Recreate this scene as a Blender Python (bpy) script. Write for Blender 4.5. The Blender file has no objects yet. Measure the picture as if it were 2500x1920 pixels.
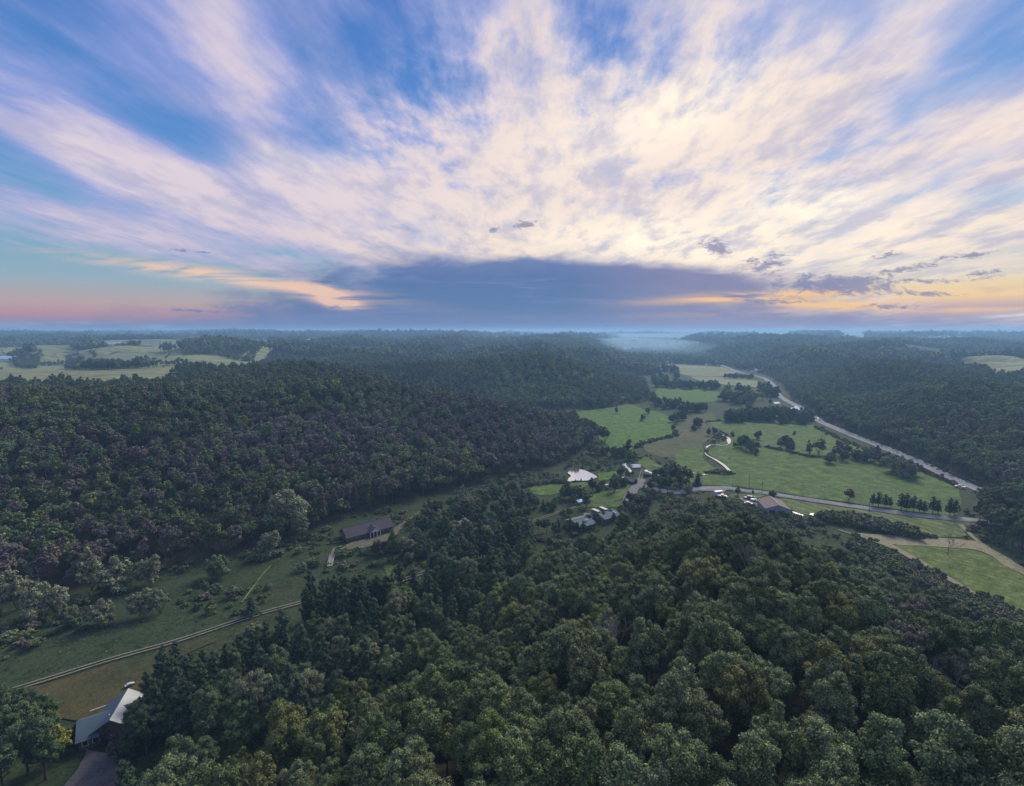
import bpy, bmesh, math, random
import numpy as np
from mathutils import Vector, Matrix
from mathutils.geometry import delaunay_2d_cdt

random.seed(7)
rng = np.random.default_rng(7)
SC = bpy.context.scene
COL = SC.collection
PITCH = math.radians(6.93)
CAM_H = 100.0
CP, SP = math.cos(PITCH), math.sin(PITCH)

# ------------------------------------------------------------------ camera
cam_data = bpy.data.cameras.new('camera')
cam_data.lens = 18.0
cam_data.sensor_width = 36.0
cam_data.clip_start = 0.5
cam_data.clip_end = 90000.0
camera = bpy.data.objects.new('camera', cam_data)
COL.objects.link(camera)
camera.location = (0, 0, CAM_H)
camera.rotation_euler = (math.radians(90) - PITCH, 0, 0)
SC.camera = camera

SUN_EL = math.radians(36.0)         # brightest thin cloud, where most of the direct light comes from
GLOW_EL = math.radians(9.0)
SUN_AZ = math.radians(31.0)          # to the right of the view (+Y), clockwise from above

# ------------------------------------------------------------------ node expression helper
class X:
    """A shader socket with arithmetic."""
    def __init__(self, nt, s):
        self.nt, self.s = nt, s
    def _m(self, op, *a, clamp=False):
        n = self.nt.nodes.new('ShaderNodeMath'); n.operation = op; n.use_clamp = clamp
        for i, v in enumerate((self,) + a):
            if isinstance(v, X): self.nt.links.new(v.s, n.inputs[i])
            else: n.inputs[i].default_value = float(v)
        return X(self.nt, n.outputs[0])
    def __add__(self, o): return self._m('ADD', o)
    __radd__ = __add__
    def __sub__(self, o): return self._m('SUBTRACT', o)
    def __rsub__(self, o): return (self * -1.0) + o
    def __mul__(self, o): return self._m('MULTIPLY', o)
    __rmul__ = __mul__
    def __truediv__(self, o): return self._m('DIVIDE', o)
    def mad(self, a, b): return self._m('MULTIPLY_ADD', a, b)
    def sat(self): return self._m('ADD', 0.0, clamp=True)
    def mx(self, o): return self._m('MAXIMUM', o)
    def mn(self, o): return self._m('MINIMUM', o)
    def pw(self, o): return self._m('POWER', o)
    def abs(self): return self._m('ABSOLUTE')
    def exp(self): return self._m('EXPONENT')
    def ss(self, a, b, lo=0.0, hi=1.0):
        n = self.nt.nodes.new('ShaderNodeMapRange'); n.interpolation_type = 'SMOOTHSTEP'
        self.nt.links.new(self.s, n.inputs[0])
        for i, v in enumerate((a, b, lo, hi)): n.inputs[i + 1].default_value = v
        return X(self.nt, n.outputs[0])

def lin(r, g, b):
    def f(c):
        c /= 255.0
        return c / 12.92 if c <= 0.04045 else ((c + 0.055) / 1.055) ** 2.4
    return (f(r), f(g), f(b), 1.0)

def combine(nt, x, y, z=0.0):
    n = nt.nodes.new('ShaderNodeCombineXYZ')
    for i, v in enumerate((x, y, z)):
        if isinstance(v, X): nt.links.new(v.s, n.inputs[i])
        else: n.inputs[i].default_value = v
    return X(nt, n.outputs[0])

def noise(nt, vec, scale=1.0, detail=4.0, rough=0.55, dist=0.0, color=False):
    n = nt.nodes.new('ShaderNodeTexNoise')
    if vec is not None: nt.links.new(vec.s, n.inputs['Vector'])
    n.inputs['Scale'].default_value = scale
    n.inputs['Detail'].default_value = detail
    n.inputs['Roughness'].default_value = rough
    n.inputs['Distortion'].default_value = dist
    return X(nt, n.outputs['Color' if color else 'Fac'])

def mix(nt, f, a, b, blend='MIX'):
    n = nt.nodes.new('ShaderNodeMix'); n.data_type = 'RGBA'; n.blend_type = blend; n.clamp_factor = True
    for sock, v in ((n.inputs[0], f), (n.inputs[6], a), (n.inputs[7], b)):
        if isinstance(v, X): nt.links.new(v.s, sock)
        elif isinstance(v, (int, float)): sock.default_value = v
        else: sock.default_value = v
    return X(nt, n.outputs[2])

def ramp(nt, f, stops, interp='EASE'):
    n = nt.nodes.new('ShaderNodeValToRGB'); n.color_ramp.interpolation = interp
    nt.links.new(f.s, n.inputs[0])
    e = n.color_ramp.elements
    e[0].position, e[0].color = stops[0][0], stops[0][1]
    e[1].position, e[1].color = stops[-1][0], stops[-1][1]
    for p, c in stops[1:-1]:
        k = e.new(p); k.color = c
    return X(nt, n.outputs[0])

# ------------------------------------------------------------------ world: evening sky with high cirrus
def build_world():
    w = bpy.data.worlds.new('World'); SC.world = w; w.use_nodes = True
    nt = w.node_tree; nt.nodes.clear()
    tc = nt.nodes.new('ShaderNodeTexCoord')
    nrm = nt.nodes.new('ShaderNodeVectorMath'); nrm.operation = 'NORMALIZE'
    nt.links.new(tc.outputs['Generated'], nrm.inputs[0])
    sep = nt.nodes.new('ShaderNodeSeparateXYZ'); nt.links.new(nrm.outputs[0], sep.inputs[0])
    x, y, z = (X(nt, sep.outputs[i]) for i in range(3))
    zc = z.mx(0.0)
    def SKN(a, b, off, *args):
        r = noise(nt, combine(nt, a + off * 3.7, b - off * 2.3), *args)
        r.s.node.noise_dimensions = '2D'; return r
    # real sky, low sun
    sky = nt.nodes.new('ShaderNodeTexSky'); sky.sky_type = 'NISHITA'; sky.sun_disc = False
    sky.sun_elevation = SUN_EL; sky.sun_rotation = SUN_AZ
    sky.altitude = 300; sky.air_density = 1.3; sky.dust_density = 1.5; sky.ozone_density = 2.5
    nish = X(nt, sky.outputs[0])
    nish = mix(nt, 1.0, nish, (0.07, 0.07, 0.07, 1), 'MULTIPLY')
    # toward-the-sun measure
    sd = Vector((math.sin(SUN_AZ) * math.cos(GLOW_EL), math.cos(SUN_AZ) * math.cos(GLOW_EL), math.sin(GLOW_EL)))
    dot = x * sd.x + y * sd.y + z * sd.z
    hz = (x * x + y * y).mx(1e-4)._m('SQRT')
    hdot = (x * math.sin(SUN_AZ) + y * math.cos(SUN_AZ)) / hz       # horizontal closeness to the sun
    # clear-sky gradient by height, cool side and sun side
    hi = _h = zc
    cool = ramp(nt, hi, [(0.0, lin(120, 132, 172)), (0.010, lin(132, 135, 172)), (0.024, lin(192, 142, 160)), (0.042, lin(192, 166, 168)),
                         (0.080, lin(148, 178, 196)), (0.16, lin(98, 168, 208)), (0.30, lin(84, 142, 212)), (0.5, lin(66, 120, 200)), (1.0, lin(48, 98, 180))], 'LINEAR')
    warm = ramp(nt, hi, [(0.0, lin(140, 140, 180)), (0.02, lin(150, 140, 180)), (0.036, lin(190, 160, 175)), (0.05, lin(246, 204, 148)), (0.075, lin(236, 214, 172)),
                         (0.13, lin(172, 208, 218)), (0.22, lin(110, 175, 222)), (0.35, lin(72, 140, 214)), (0.5, lin(66, 122, 205)), (1.0, lin(48, 98, 180))], 'LINEAR')
    base = mix(nt, hdot.ss(0.55, 0.97), cool, warm)
    base = mix(nt, 0.16, base, nish)
    # ---- gnomonic position about +Y for the large cloud layout (fades out to the sides)
    yy = y.mx(0.06)
    gx, gz = x / yy, z / yy
    front = y.ss(0.08, 0.42)
    def gp(dx, dy):
        u, v = (dx - 1094) / 1094, (840 - dy) / 1094
        f = CP + v * SP
        return u / f, (v * CP - SP) / f
    gvec = combine(nt, gx, gz, 1.0)
    def gdot(a, b, c):
        d = nt.nodes.new('ShaderNodeVectorMath'); d.operation = 'DOT_PRODUCT'
        nt.links.new(gvec.s, d.inputs[0]); d.inputs[1].default_value = (a, b, c)
        return X(nt, d.outputs['Value'])
    def blob(dx, dy, rx, ry, rot=0.0):
        """Soft ellipse round a direction of the sky (rot: degrees, clockwise)."""
        cx, cz = gp(dx, dy); c, s_ = math.cos(math.radians(rot)), math.sin(math.radians(rot))
        sx, sz = 1094.0 / rx, 1094.0 / ry
        p = gdot(c * sx, -s_ * sx, -(cx * c - cz * s_) * sx)
        q_ = gdot(s_ * sz, c * sz, -(cx * s_ + cz * c) * sz)
        t = q_.mad(q_, p * p)
        e = nt.nodes.new('ShaderNodeMath'); e.operation = 'POWER'; e.inputs[0].default_value = math.exp(-0.7)
        nt.links.new(t.s, e.inputs[1])
        return X(nt, e.outputs[0])
    # ---- cirrus noise on a flat layer overhead, combed along the wind (roughly the view axis)
    q = 1.0 / (zc + 0.11) if False else (zc + 0.11).pw(-1.0)
    px, py = x * q, y * q
    ca, sa = math.cos(math.radians(4)), math.sin(math.radians(4))
    wx, wy = px * ca - py * sa, px * sa + py * ca
    wv = combine(nt, wx, wy)
    warp = noise(nt, wv, 1.1, 2, 0.5, 0, True)
    wn = nt.nodes.new('ShaderNodeSeparateColor'); nt.links.new(warp.s, wn.inputs[0])
    w1, w2 = X(nt, wn.outputs[0]) - 0.5, X(nt, wn.outputs[1]) - 0.5
    ax_, ay_ = wx + w1 * 0.14, wy + w2 * 0.2
    n1 = SKN(ax_ * 1.5, ay_ * 0.62, 0.0, 1.3, 6, 0.56, 0.0)
    n2 = SKN((wx + w1 * 0.3) * 6.0, (wy + w2 * 0.4) * 1.05, 3.3, 1.0, 5, 0.60, 0.0)
    n3 = SKN(wx * 5.2 + w1 * 0.5, wy * 3.0 + w2 * 0.5, 9.1, 1.35, 5, 0.62, 0.0)
    puff = (blob(1250, 190, 300, 160) + blob(1500, 260, 330, 170) + blob(950, 250, 180, 90)).sat()
    n4 = SKN((wx + w1 * 0.25) * 15.0, (wy + w2 * 0.3) * 2.4, 7.7, 1.0, 3, 0.6, 0.1)
    nn = (n1 - 0.5) * 1.55 + (n2 - 0.5) * 0.55 + (n4 - 0.5) * 0.20 + (n3 - 0.5) * (puff * 1.5 + 0.42) + 0.68
    cov = None
    BL = [  # picture position of large cloud masses (+) and blue openings (-)
        (1250, 420, 950, 170, 0, 0.60), (1650, 240, 520, 210, -22, 0.36), (1180, 230, 210, 190, 0, 0.22), (480, 150, 75, 190, -22, 0.32), (500, 70, 60, 100, -10, .12),
        (120, 240, 250, 62, 36, 0.42), (480, 380, 330, 80, 14, 0.34), (1050, 50, 100, 120, 20, 0.20), (1820, 90, 420, 65, -28, 0.26), (2060, 330, 260, 120, -10, 0.30),
        (1300, 130, 170, 90, -35, 0.16), (60, 300, 240, 18, 30, 0.24), (330, 430, 220, 22, 18, .12), (100, 430, 240, 14, 14, 0.26), (120, 462, 300, 10, 13, .2), (130, 60, 170, 15, 28, 0.34), (1400, 60, 90, 130, 30, .12),
        (700, 430, 500, 60, 5, .10),
        (300, 200, 330, 56, 34, -0.28), (20, 70, 100, 70, 40, -0.30), (400, 285, 150, 34, 22, -0.34), (620, 292, 170, 26, 8, -0.36), (830, 110, 150, 105, 25, -0.24), (660, 60, 100, 70, 40, -0.12),
        (1250, 30, 45, 60, 0, -0.34), (700, 200, 120, 80, 30, -.22), (2050, 175, 280, 50, -28, -0.62), (2160, 60, 150, 100, -35, -0.6), (1840, 40, 60, 50, -40, -0.2), (90, 360, 230, 34, 24, -0.40),
        (1480, 372, 75, 20, -12, -0.75), (1890, 190, 90, 30, -30, -0.18), (430, 478, 220, 24, 16, -0.30), (2020, 412, 170, 26, -6, -0.55), (1900, 372, 200, 16, -14, -0.3), (1750, 345, 120, 12, -16, -.25), (1350, 90, 40, 60, 20, -.25), (60, 420, 200, 16, 15, -.15),
        (80, 560, 480, 60, 8, -0.60), (150, 650, 700, 60, 2, -0.70), (2240, 590, 260, 45, -14, -0.62), (2140, 640, 300, 30, -2, -0.55),
        (1560, 195, 100, 45, -30, -.16), (1120, 150, 60, 60, 0, -.14),
    ]
    for b in BL:
        cov = blob(*b[:5]) * b[5] if cov is None else blob(*b[:5]).mad(b[5], cov)
    cov = cov * front * 0.9 + (1.0 - front) * 0.25
    c = nn + cov
    alpha = c.ss(0.16, 1.14)
    thick = c.ss(0.70, 1.5)
    # ---- cloud colour: lilac in thin places, cream toward the sun
    glow = dot.ss(0.50, 0.98)
    ccool = mix(nt, thick, lin(152, 164, 222), lin(226, 211, 221))
    cwarm = mix(nt, thick, lin(200, 200, 226), lin(250, 231, 218))
    ccol = mix(nt, glow, ccool, cwarm)
    lowp = zc.ss(0.24, 0.10)
    ccol = mix(nt, lowp * 0.55, ccol, mix(nt, glow, lin(226, 206, 208), lin(255, 232, 200)))
    hot = (blob(1410, 240, 170, 62, -18) * 0.9 + blob(1390, 500, 150, 36, 0) * 0.75 + blob(1715, 425, 90, 36, 0) * 0.8 + blob(1800, 470, 240, 60, 0) * 0.45 + blob(1600, 560, 400, 50, 4) * 0.3 + blob(620, 335, 140, 24, 0) * .25)
    hot = hot * (n1 * 1.2 + n3 * 0.6 - 0.15).sat() * front * 1.25
    ccol = mix(nt, hot.sat(), ccol, (1.25, 1.08, 0.84, 1))
    grey = SKN(ax_ * 4.2, ay_ * 1.9, 5.0, 1.0, 5, 0.62, 0.0)
    ccol = mix(nt, grey.ss(0.42, 0.70) * 0.55, ccol, lin(160, 168, 208))
    col = mix(nt, alpha * 0.95, base, ccol)
    # ---- low peach streaks left and right
    sn = SKN(gx * 5.0, gz * 60.0, 2.0, 1.0, 5, 0.6, 0.4)
    st = (blob(480, 592, 230, 12, 8) * 0.8 + blob(725, 647, 36, 9, 8) * 1.0 + blob(690, 625, 60, 16, 20) * .5 + blob(1640, 632, 170, 7, -3) * 0.95 + blob(1760, 650, 170, 10, 3) * 0.8 + blob(1950, 664, 330, 5, -1) * .5)
    st = (st * sn.ss(0.32, 0.62) * 1.5).sat() * front
    # ---- the slate-blue cloud bank low over the middle
    bn = SKN(gx * 4.0, gz * 13.0, 1.0, 1.4, 4, 0.6, 0.3)
    bank = blob(1110, 652, 470, 56) * 1.1 + blob(1190, 590, 380, 32, 2) * 0.85 + blob(1450, 690, 900, 18) * 0.6 + blob(960, 672, 330, 24) * .5 + blob(1500, 612, 150, 18, 4) * .2
    bank = (bank + (bn - 0.5) * 0.95).ss(0.14, 0.86) * front
    bcol = ramp(nt, zc, [(0.0, lin(110, 128, 170)), (0.05, lin(84, 120, 168)), (0.10, lin(84, 116, 168)), (0.15, lin(112, 132, 178)), (1.0, lin(150, 152, 200))], 'LINEAR')
    bstr = SKN(gx * 3.0, gz * 42.0, 6.0, 1.2, 4, 0.62, 0.4)
    bcol = mix(nt, bstr.ss(0.52, 0.74) * 0.30, bcol, lin(140, 150, 198))
    bcol = mix(nt, hdot.ss(0.9, 0.995) * 0.35, bcol, lin(185, 160, 180))
    col = mix(nt, bank * 0.96, col, bcol)
    col = mix(nt, st * 0.85, col, mix(nt, hdot.ss(0.6, 0.95), lin(248, 205, 178), lin(255, 205, 140)))
    # ---- small dark scud clouds
    pn = SKN(gx * 17.0, gz * 46.0, 4.0, 2.2, 4, 0.72, 0.3)
    scud = None
    for b in [(1125, 480, 34, 9, 0), (1052, 492, 12, 5, -20), (1525, 519, 30, 14, 12), (1535, 538, 28, 8, 8), (1632, 563, 52, 18, -14), (1750, 605, 90, 18, 0), (1840, 612, 80, 15, 0),
              (1935, 576, 70, 7, -8), (2075, 546, 70, 6, -6), (2105, 585, 34, 9, 0), (2000, 600, 60, 5, 0), (1900, 655, 60, 6, 0), (1990, 628, 60, 5, 0), (385, 537, 22, 4, 5), (440, 540, 18, 3, 5),
              (600, 658, 120, 10, 0), (640, 682, 120, 8, -6), (410, 664, 60, 3, 2), (1650, 645, 60, 6, 0), (1895, 545, 30, 6, -10)]:
        t = blob(*b); scud = t if scud is None else scud + t
    scud = (scud * 0.85 + (pn - 0.5) * 2.6).ss(0.30, 1.05) * scud.ss(0.06, 0.5) * front
    col = mix(nt, scud * 0.8, col, mix(nt, glow, lin(112, 126, 176), lin(128, 134, 172)))
    # ---- below the horizon: dim ground light
    col = mix(nt, z.ss(-0.002, -0.02), col, (0.05, 0.06, 0.07, 1))
    bg = nt.nodes.new('ShaderNodeBackground'); bg.inputs['Strength'].default_value = 1.0
    nt.links.new(col.s, bg.inputs['Color'])
    out = nt.nodes.new('ShaderNodeOutputWorld'); nt.links.new(bg.outputs[0], out.inputs[0])
    w.cycles.sampling_method = 'MANUAL'; w.cycles.sample_map_resolution = 512
build_world()

# ------------------------------------------------------------------ sun (low, behind thin cloud: very soft)
sun_data = bpy.data.lights.new('sun', 'SUN')
sun_data.energy = 4.2
sun_data.angle = math.radians(28)
sun_data.color = (1.0, 0.88, 0.69)
sun = bpy.data.objects.new('sun', sun_data); COL.objects.link(sun)
_d = Vector((math.sin(SUN_AZ) * math.cos(SUN_EL), math.cos(SUN_AZ) * math.cos(SUN_EL), math.sin(SUN_EL)))
sun.rotation_euler = _d.to_track_quat('Z', 'Y').to_euler()
sun.location = (200, 300, 300)

# ------------------------------------------------------------------ exposure and render set-up
SC.view_settings.view_transform = 'Standard'
SC.view_settings.look = 'None'
SC.view_settings.exposure = 0.0
SC.view_settings.gamma = 1.0
SC.view_settings.use_curve_mapping = False
SC.render.engine = 'CYCLES'
cy = SC.cycles
cy.max_bounces = 4; cy.diffuse_bounces = 2; cy.glossy_bounces = 2; cy.transmission_bounces = 2; cy.volume_bounces = 1; cy.transparent_max_bounces = 4
cy.use_denoising = True
cy.use_adaptive_sampling = True; cy.adaptive_threshold = 0.02
cy.caustics_reflective = False; cy.caustics_refractive = False

# ------------------------------------------------------------------ picture ray -> place on the land
def ray(px, py):
    """Direction of sight for a place given in pixels of the 2500 x 1920 survey photograph."""
    u, v = (px - 1250) / 1250.0, (960 - py) / 1250.0
    return u, CP + v * SP, v * CP - SP
def P(px, py, z=0.0):
    dx, dy, dz = ray(px, py)
    t = (z - CAM_H) / dz
    return (dx * t, dy * t)
def D(px, py, z=0.0):
    return P(px * 1.1426, py * 1.1426, z)

# ------------------------------------------------------------------ small value noise (numpy)
_perm = rng.random((256, 256)).astype(np.float32)
def vnoise(x, y):
    xi, yi = np.floor(x).astype(int), np.floor(y).astype(int)
    fx, fy = x - xi, y - yi
    fx = fx * fx * (3 - 2 * fx); fy = fy * fy * (3 - 2 * fy)
    a = _perm[xi & 255, yi & 255]; b = _perm[(xi + 1) & 255, yi & 255]
    c = _perm[xi & 255, (yi + 1) & 255]; d = _perm[(xi + 1) & 255, (yi + 1) & 255]
    return (a * (1 - fx) + b * fx) * (1 - fy) + (c * (1 - fx) + d * fx) * fy
def fbm(x, y, o=3):
    r, a, n = 0.0, 1.0, 0.0
    for i in range(o):
        r = r + a * vnoise(x * 2 ** i + 17.3 * i, y * 2 ** i + 9.1 * i); n += a; a *= 0.5
    return r / n
def sstep(t):
    t = np.clip(t, 0, 1)
    return t * t * (3 - 2 * t)

def poly_dist(x, y, poly, closed=True):
    """Unsigned distance to a polyline and inside flag."""
    x = np.asarray(x, float); y = np.asarray(y, float)
    d2 = np.full(x.shape, 1e18); ins = np.zeros(x.shape, bool)
    n = len(poly)
    for i in range(n if closed else n - 1):
        x0, y0 = poly[i]; x1, y1 = poly[(i + 1) % n]
        ex, ey = x1 - x0, y1 - y0
        L = ex * ex + ey * ey + 1e-9
        t = np.clip(((x - x0) * ex + (y - y0) * ey) / L, 0, 1)
        d2 = np.minimum(d2, (x - x0 - t * ex) ** 2 + (y - y0 - t * ey) ** 2)
        if closed:
            cr = ((y0 > y) != (y1 > y))
            if abs(ey) > 1e-9: ins ^= cr & (x < (x1 - x0) * (y - y0) / ey + x0)
    return np.sqrt(d2), ins
def smooth_line(pts, per=6, closed=False):
    """Catmull-Rom through the points."""
    pts = [np.array(p, float) for p in pts]; n = len(pts); out = []
    rngi = range(n if closed else n - 1)
    for i in rngi:
        p0 = pts[(i - 1) % n] if closed or i > 0 else 2 * pts[0] - pts[1]
        p1 = pts[i]; p2 = pts[(i + 1) % n]
        p3 = pts[(i + 2) % n] if closed or i + 2 < n else 2 * pts[-1] - pts[-2]
        for k in range(per):
            t = k / per
            out.append(0.5 * ((2 * p1) + (-p0 + p2) * t + (2 * p0 - 5 * p1 + 4 * p2 - p3) * t * t + (-p0 + 3 * p1 - 3 * p2 + p3) * t ** 3))
    if not closed: out.append(pts[-1])
    return [tuple(p) for p in out]

# ------------------------------------------------------------------ the lie of the land
VALLEY = [(-900, -260), (-560, 30), (-330, 120), D(0, 1290), D(150, 1262), D(300, 1222), D(500, 1190), D(640, 1152), D(740, 1108), D(900, 1066), D(1050, 1028), D(1200, 996),
          D(1262, 962), D(1290, 937), (66, 545), (20, 590), (-20, 625), (10, 640), (70, 650), D(1290, 873), D(1400, 857), (232, 860), (262, 1000), (262, 1110), (330, 1180), (370, 1330), (395, 1700), (480, 2200),
          (640, 3000), (900, 4200), (1500, 6000), (2100, 6000), (1360, 4200), (930, 3000), (700, 2100), (640, 1600), (600, 1250), D(1640, 803), (480, 900), D(1700, 868), D(1800, 922), D(1950, 982), D(2110, 1046),
          (330, 250), (360, 160), (430, 0), (520, -260)]
SPUR = [(-40, -400), (-60, -60), (-58, 40)] + [D(*q, 13.0) for q in [(300, 1700), (430, 1600), (600, 1500), (800, 1400), (950, 1315), (1060, 1235), (1150, 1180), (1250, 1143), (1330, 1103), (1400, 1078), (1490, 1068), (1580, 1086), (1680, 1122), (1800, 1170), (1950, 1245), (2188, 1372)]] + [(180, 90), (203, 0), (240, -200), (220, -400)]
RAVINES = [  # (line, half width, depth share)
    ([(20, 610), (-90, 680), (-230, 730), (-420, 760)], 95, 0.9),
    ([(240, 1060), (130, 1110), (-30, 1190), (-200, 1250)], 90, 0.6),
    ([(330, 1250), (200, 1420), (20, 1560)], 110, 0.5),
    ([(390, 690), (480, 690), (600, 655), (760, 590), (950, 520)], 85, 0.75),
    ([(500, 960), (640, 1010), (800, 1060), (1000, 1100)], 90, 0.6),
    ([(340, 560), (450, 640), (560, 720)], 55, 0.35),
    ([(640, 1500), (850, 1650), (1200, 1800)], 130, 0.6),
]
def height(x, y):
    x = np.asarray(x, float); y = np.asarray(y, float)
    d, ins = poly_dist(x, y, VALLEY)
    wob = (fbm(x / 90.0 + 3, y / 90.0 + 5, 3) - 0.5)
    d = np.where(ins, 0.0, d) * (1.0 + wob * 0.5)
    r = np.hypot(x, y)
    left = sstep((250 - x + y * 0.30) / 300.0)
    H = 31 + 8 * left + (fbm(x / 700 + 11, y / 700 + 2, 3) - 0.5) * 26 * sstep((r - 500) / 1600.0) + 5 * sstep((y - 900) / 900.0) + 9 * (1 - left) * sstep((y + .25 * x - 760) / 250.0)
    W = 150 + 60 * left
    t = np.clip(d / W, 0, 1)
    z = H * (0.55 * sstep(t) + 0.45 * np.sin(t * math.pi / 2)) * (t > 0)
    z = z + 8 * left * sstep((d - 90) / 110.0) * sstep((360 - d) / 150.0) * sstep((1150 - y) / 200.0)
    for line, hw, dep in RAVINES:
        dr, _ = poly_dist(x, y, line, False)
        z = z * (1 - dep * (1 - sstep(dr / hw)))
    z = z + (fbm(x / 210 + 21, y / 210 + 6, 3) - 0.5) * (52 - 34 * left * sstep((1000 - y) / 300.0)) * sstep((d - 60) / 200.0)
    z = z + 9 * sstep((y - 850) / 700.0) * sstep((-120 - x) / 200.0) * (t > .9)
    # rolling far country with wooded bluffs
    z = z + (fbm(x / 2600 + 4, y / 2600 + 8, 3) - 0.52) * 46 * sstep((r - 2600) / 3500.0)
    z = z + (fbm(x / 900 + 1, y / 900 + 3, 2) - 0.5) * 16 * sstep((r - 1500) / 2500.0) * (t > 0.5)
    z = np.where(r > 2600, np.minimum(z, 78), z)
    # the near spur under the camera
    ds, ins2 = poly_dist(x, y, SPUR)
    ds = np.where(ins2, ds, 0.0) * (1.0 + wob * 0.35)
    hs = 29 * sstep((285 - y) / 165.0) + 2
    z = np.maximum(z, hs * sstep(ds / 88.0) * ins2)
    z = z + (fbm(x / 40.0, y / 40.0, 2) - 0.5) * 0.5
    return z
def H1(x, y):
    return float(height(np.array([x]), np.array([y]))[0])
def hit(px, py, above=0.0):
    """Where the line of sight through a photograph pixel meets the land (plus `above`)."""
    dx, dy, dz = ray(px, py)
    ts = np.geomspace(40, 9000, 1500)
    zz = CAM_H + dz * ts - height(dx * ts, dy * ts) - above
    k = int(np.argmax(zz < 0)) if (zz < 0).any() else len(ts) - 1
    t = ts[k]
    if 0 < k and zz[k] < 0: t = ts[k - 1] + (ts[k] - ts[k - 1]) * zz[k - 1] / (zz[k - 1] - zz[k])
    return (dx * t, dy * t)

# ------------------------------------------------------------------ tagging and mesh helpers
def tag(o, label=None, cat=None, group=None, kind=None):
    if label: o['label'] = label
    if cat: o['category'] = cat
    if group: o['group'] = group
    if kind: o['kind'] = kind
    return o
def link(name, me, mats=(), parent=None):
    o = bpy.data.objects.new(name, me); COL.objects.link(o)
    if me is not None and not me.materials:
        for m in (mats if isinstance(mats, (list, tuple)) else (mats,)): me.materials.append(m)
    if parent is not None: o.parent = parent
    return o
def mesh_from(name, verts, faces, smooth=False):
    me = bpy.data.meshes.new(name)
    me.from_pydata([tuple(v) for v in verts], [], faces)
    if smooth: me.shade_smooth()
    me.update()
    return me
def mesh_np(name, verts, faces, smooth=False):
    """verts (n,3), faces (m,k) numpy arrays: fast build."""
    verts = np.asarray(verts, np.float32); faces = np.asarray(faces, np.int32)
    me = bpy.data.meshes.new(name)
    me.vertices.add(len(verts)); me.vertices.foreach_set('co', verts.ravel())
    k = faces.shape[1]
    me.loops.add(faces.size); me.loops.foreach_set('vertex_index', faces.ravel())
    me.polygons.add(len(faces)); me.polygons.foreach_set('loop_start', np.arange(0, faces.size, k, dtype=np.int32))
    me.update(calc_edges=True)
    if smooth: me.shade_smooth()
    return me
def empty(name, loc, rz=0.0, scale=1.0):
    o = bpy.data.objects.new(name, None); COL.objects.link(o)
    o.location = loc; o.rotation_euler = (0, 0, rz); o.scale = (scale,) * 3
    o.empty_display_size = 1.0
    return o

# ------------------------------------------------------------------ materials
def mat(name, rough=0.9, spec=0.2):
    m = bpy.data.materials.new(name); m.use_nodes = True
    b = m.node_tree.nodes['Principled BSDF']
    b.inputs['Roughness'].default_value = rough
    b.inputs['Specular IOR Level'].default_value = spec
    return m, m.node_tree, b
def setc(nt, b, x):
    if isinstance(x, X): nt.links.new(x.s, b.inputs['Base Color'])
    else: b.inputs['Base Color'].default_value = x
def obj_coord(nt):
    g = nt.nodes.new('ShaderNodeNewGeometry')
    return X(nt, g.outputs['Position'])
def scalev(nt, v, s):
    n = nt.nodes.new('ShaderNodeVectorMath'); n.operation = 'MULTIPLY'
    nt.links.new(v.s, n.inputs[0]); n.inputs[1].default_value = s
    return X(nt, n.outputs[0])
def bump(nt, b, h, strength=0.4, dist=0.2):
    n = nt.nodes.new('ShaderNodeBump'); n.inputs['Strength'].default_value = strength; n.inputs['Distance'].default_value = dist
    nt.links.new(h.s, n.inputs['Height']); nt.links.new(n.outputs[0], b.inputs['Normal'])
def mottled(name, c1, c2, c3=None, s1=0.05, s2=0.5, s3=3.0, rough=0.95, bstr=0.5, bdist=0.15, stretch=(1, 1, 1), spec=0.1, rows=None):
    m, nt, b = mat(name, rough, spec)
    p = scalev(nt, obj_coord(nt), stretch)
    n1 = noise(nt, p, s1, 4, 0.6, 0.3); n2 = noise(nt, p, s2, 4, 0.65, 0.2); n3 = noise(nt, p, s3, 3, 0.7)
    col = mix(nt, n1.ss(0.35, 0.65), c1, c2)
    if c3 is not None: col = mix(nt, n2.ss(0.48, 0.72), col, c3)
    v = ((n3 - 0.5) * 2.2 + (n2 - 0.5) * 1.9 + (n1 - 0.5) * 0.9 + 1.0).mx(0.25)
    if rows:
        w = nt.nodes.new('ShaderNodeTexWave'); w.bands_direction = rows[0]; w.inputs['Scale'].default_value = rows[1]; w.inputs['Distortion'].default_value = rows[3]; w.inputs['Detail Scale'].default_value = 0.3
        nt.links.new(p.s, w.inputs['Vector']); v = v * (X(nt, w.outputs['Fac']) * rows[2] + (1 - rows[2] * .5))
    vv = combine(nt, v, v, v)
    col = mix(nt, 1.0, col, vv, 'MULTIPLY')
    setc(nt, b, col)
    if bstr: bump(nt, b, n3 * 0.6 + n2, bstr, bdist)
    return m
def C(r, g, b): return (r, g, b, 1.0)

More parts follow.
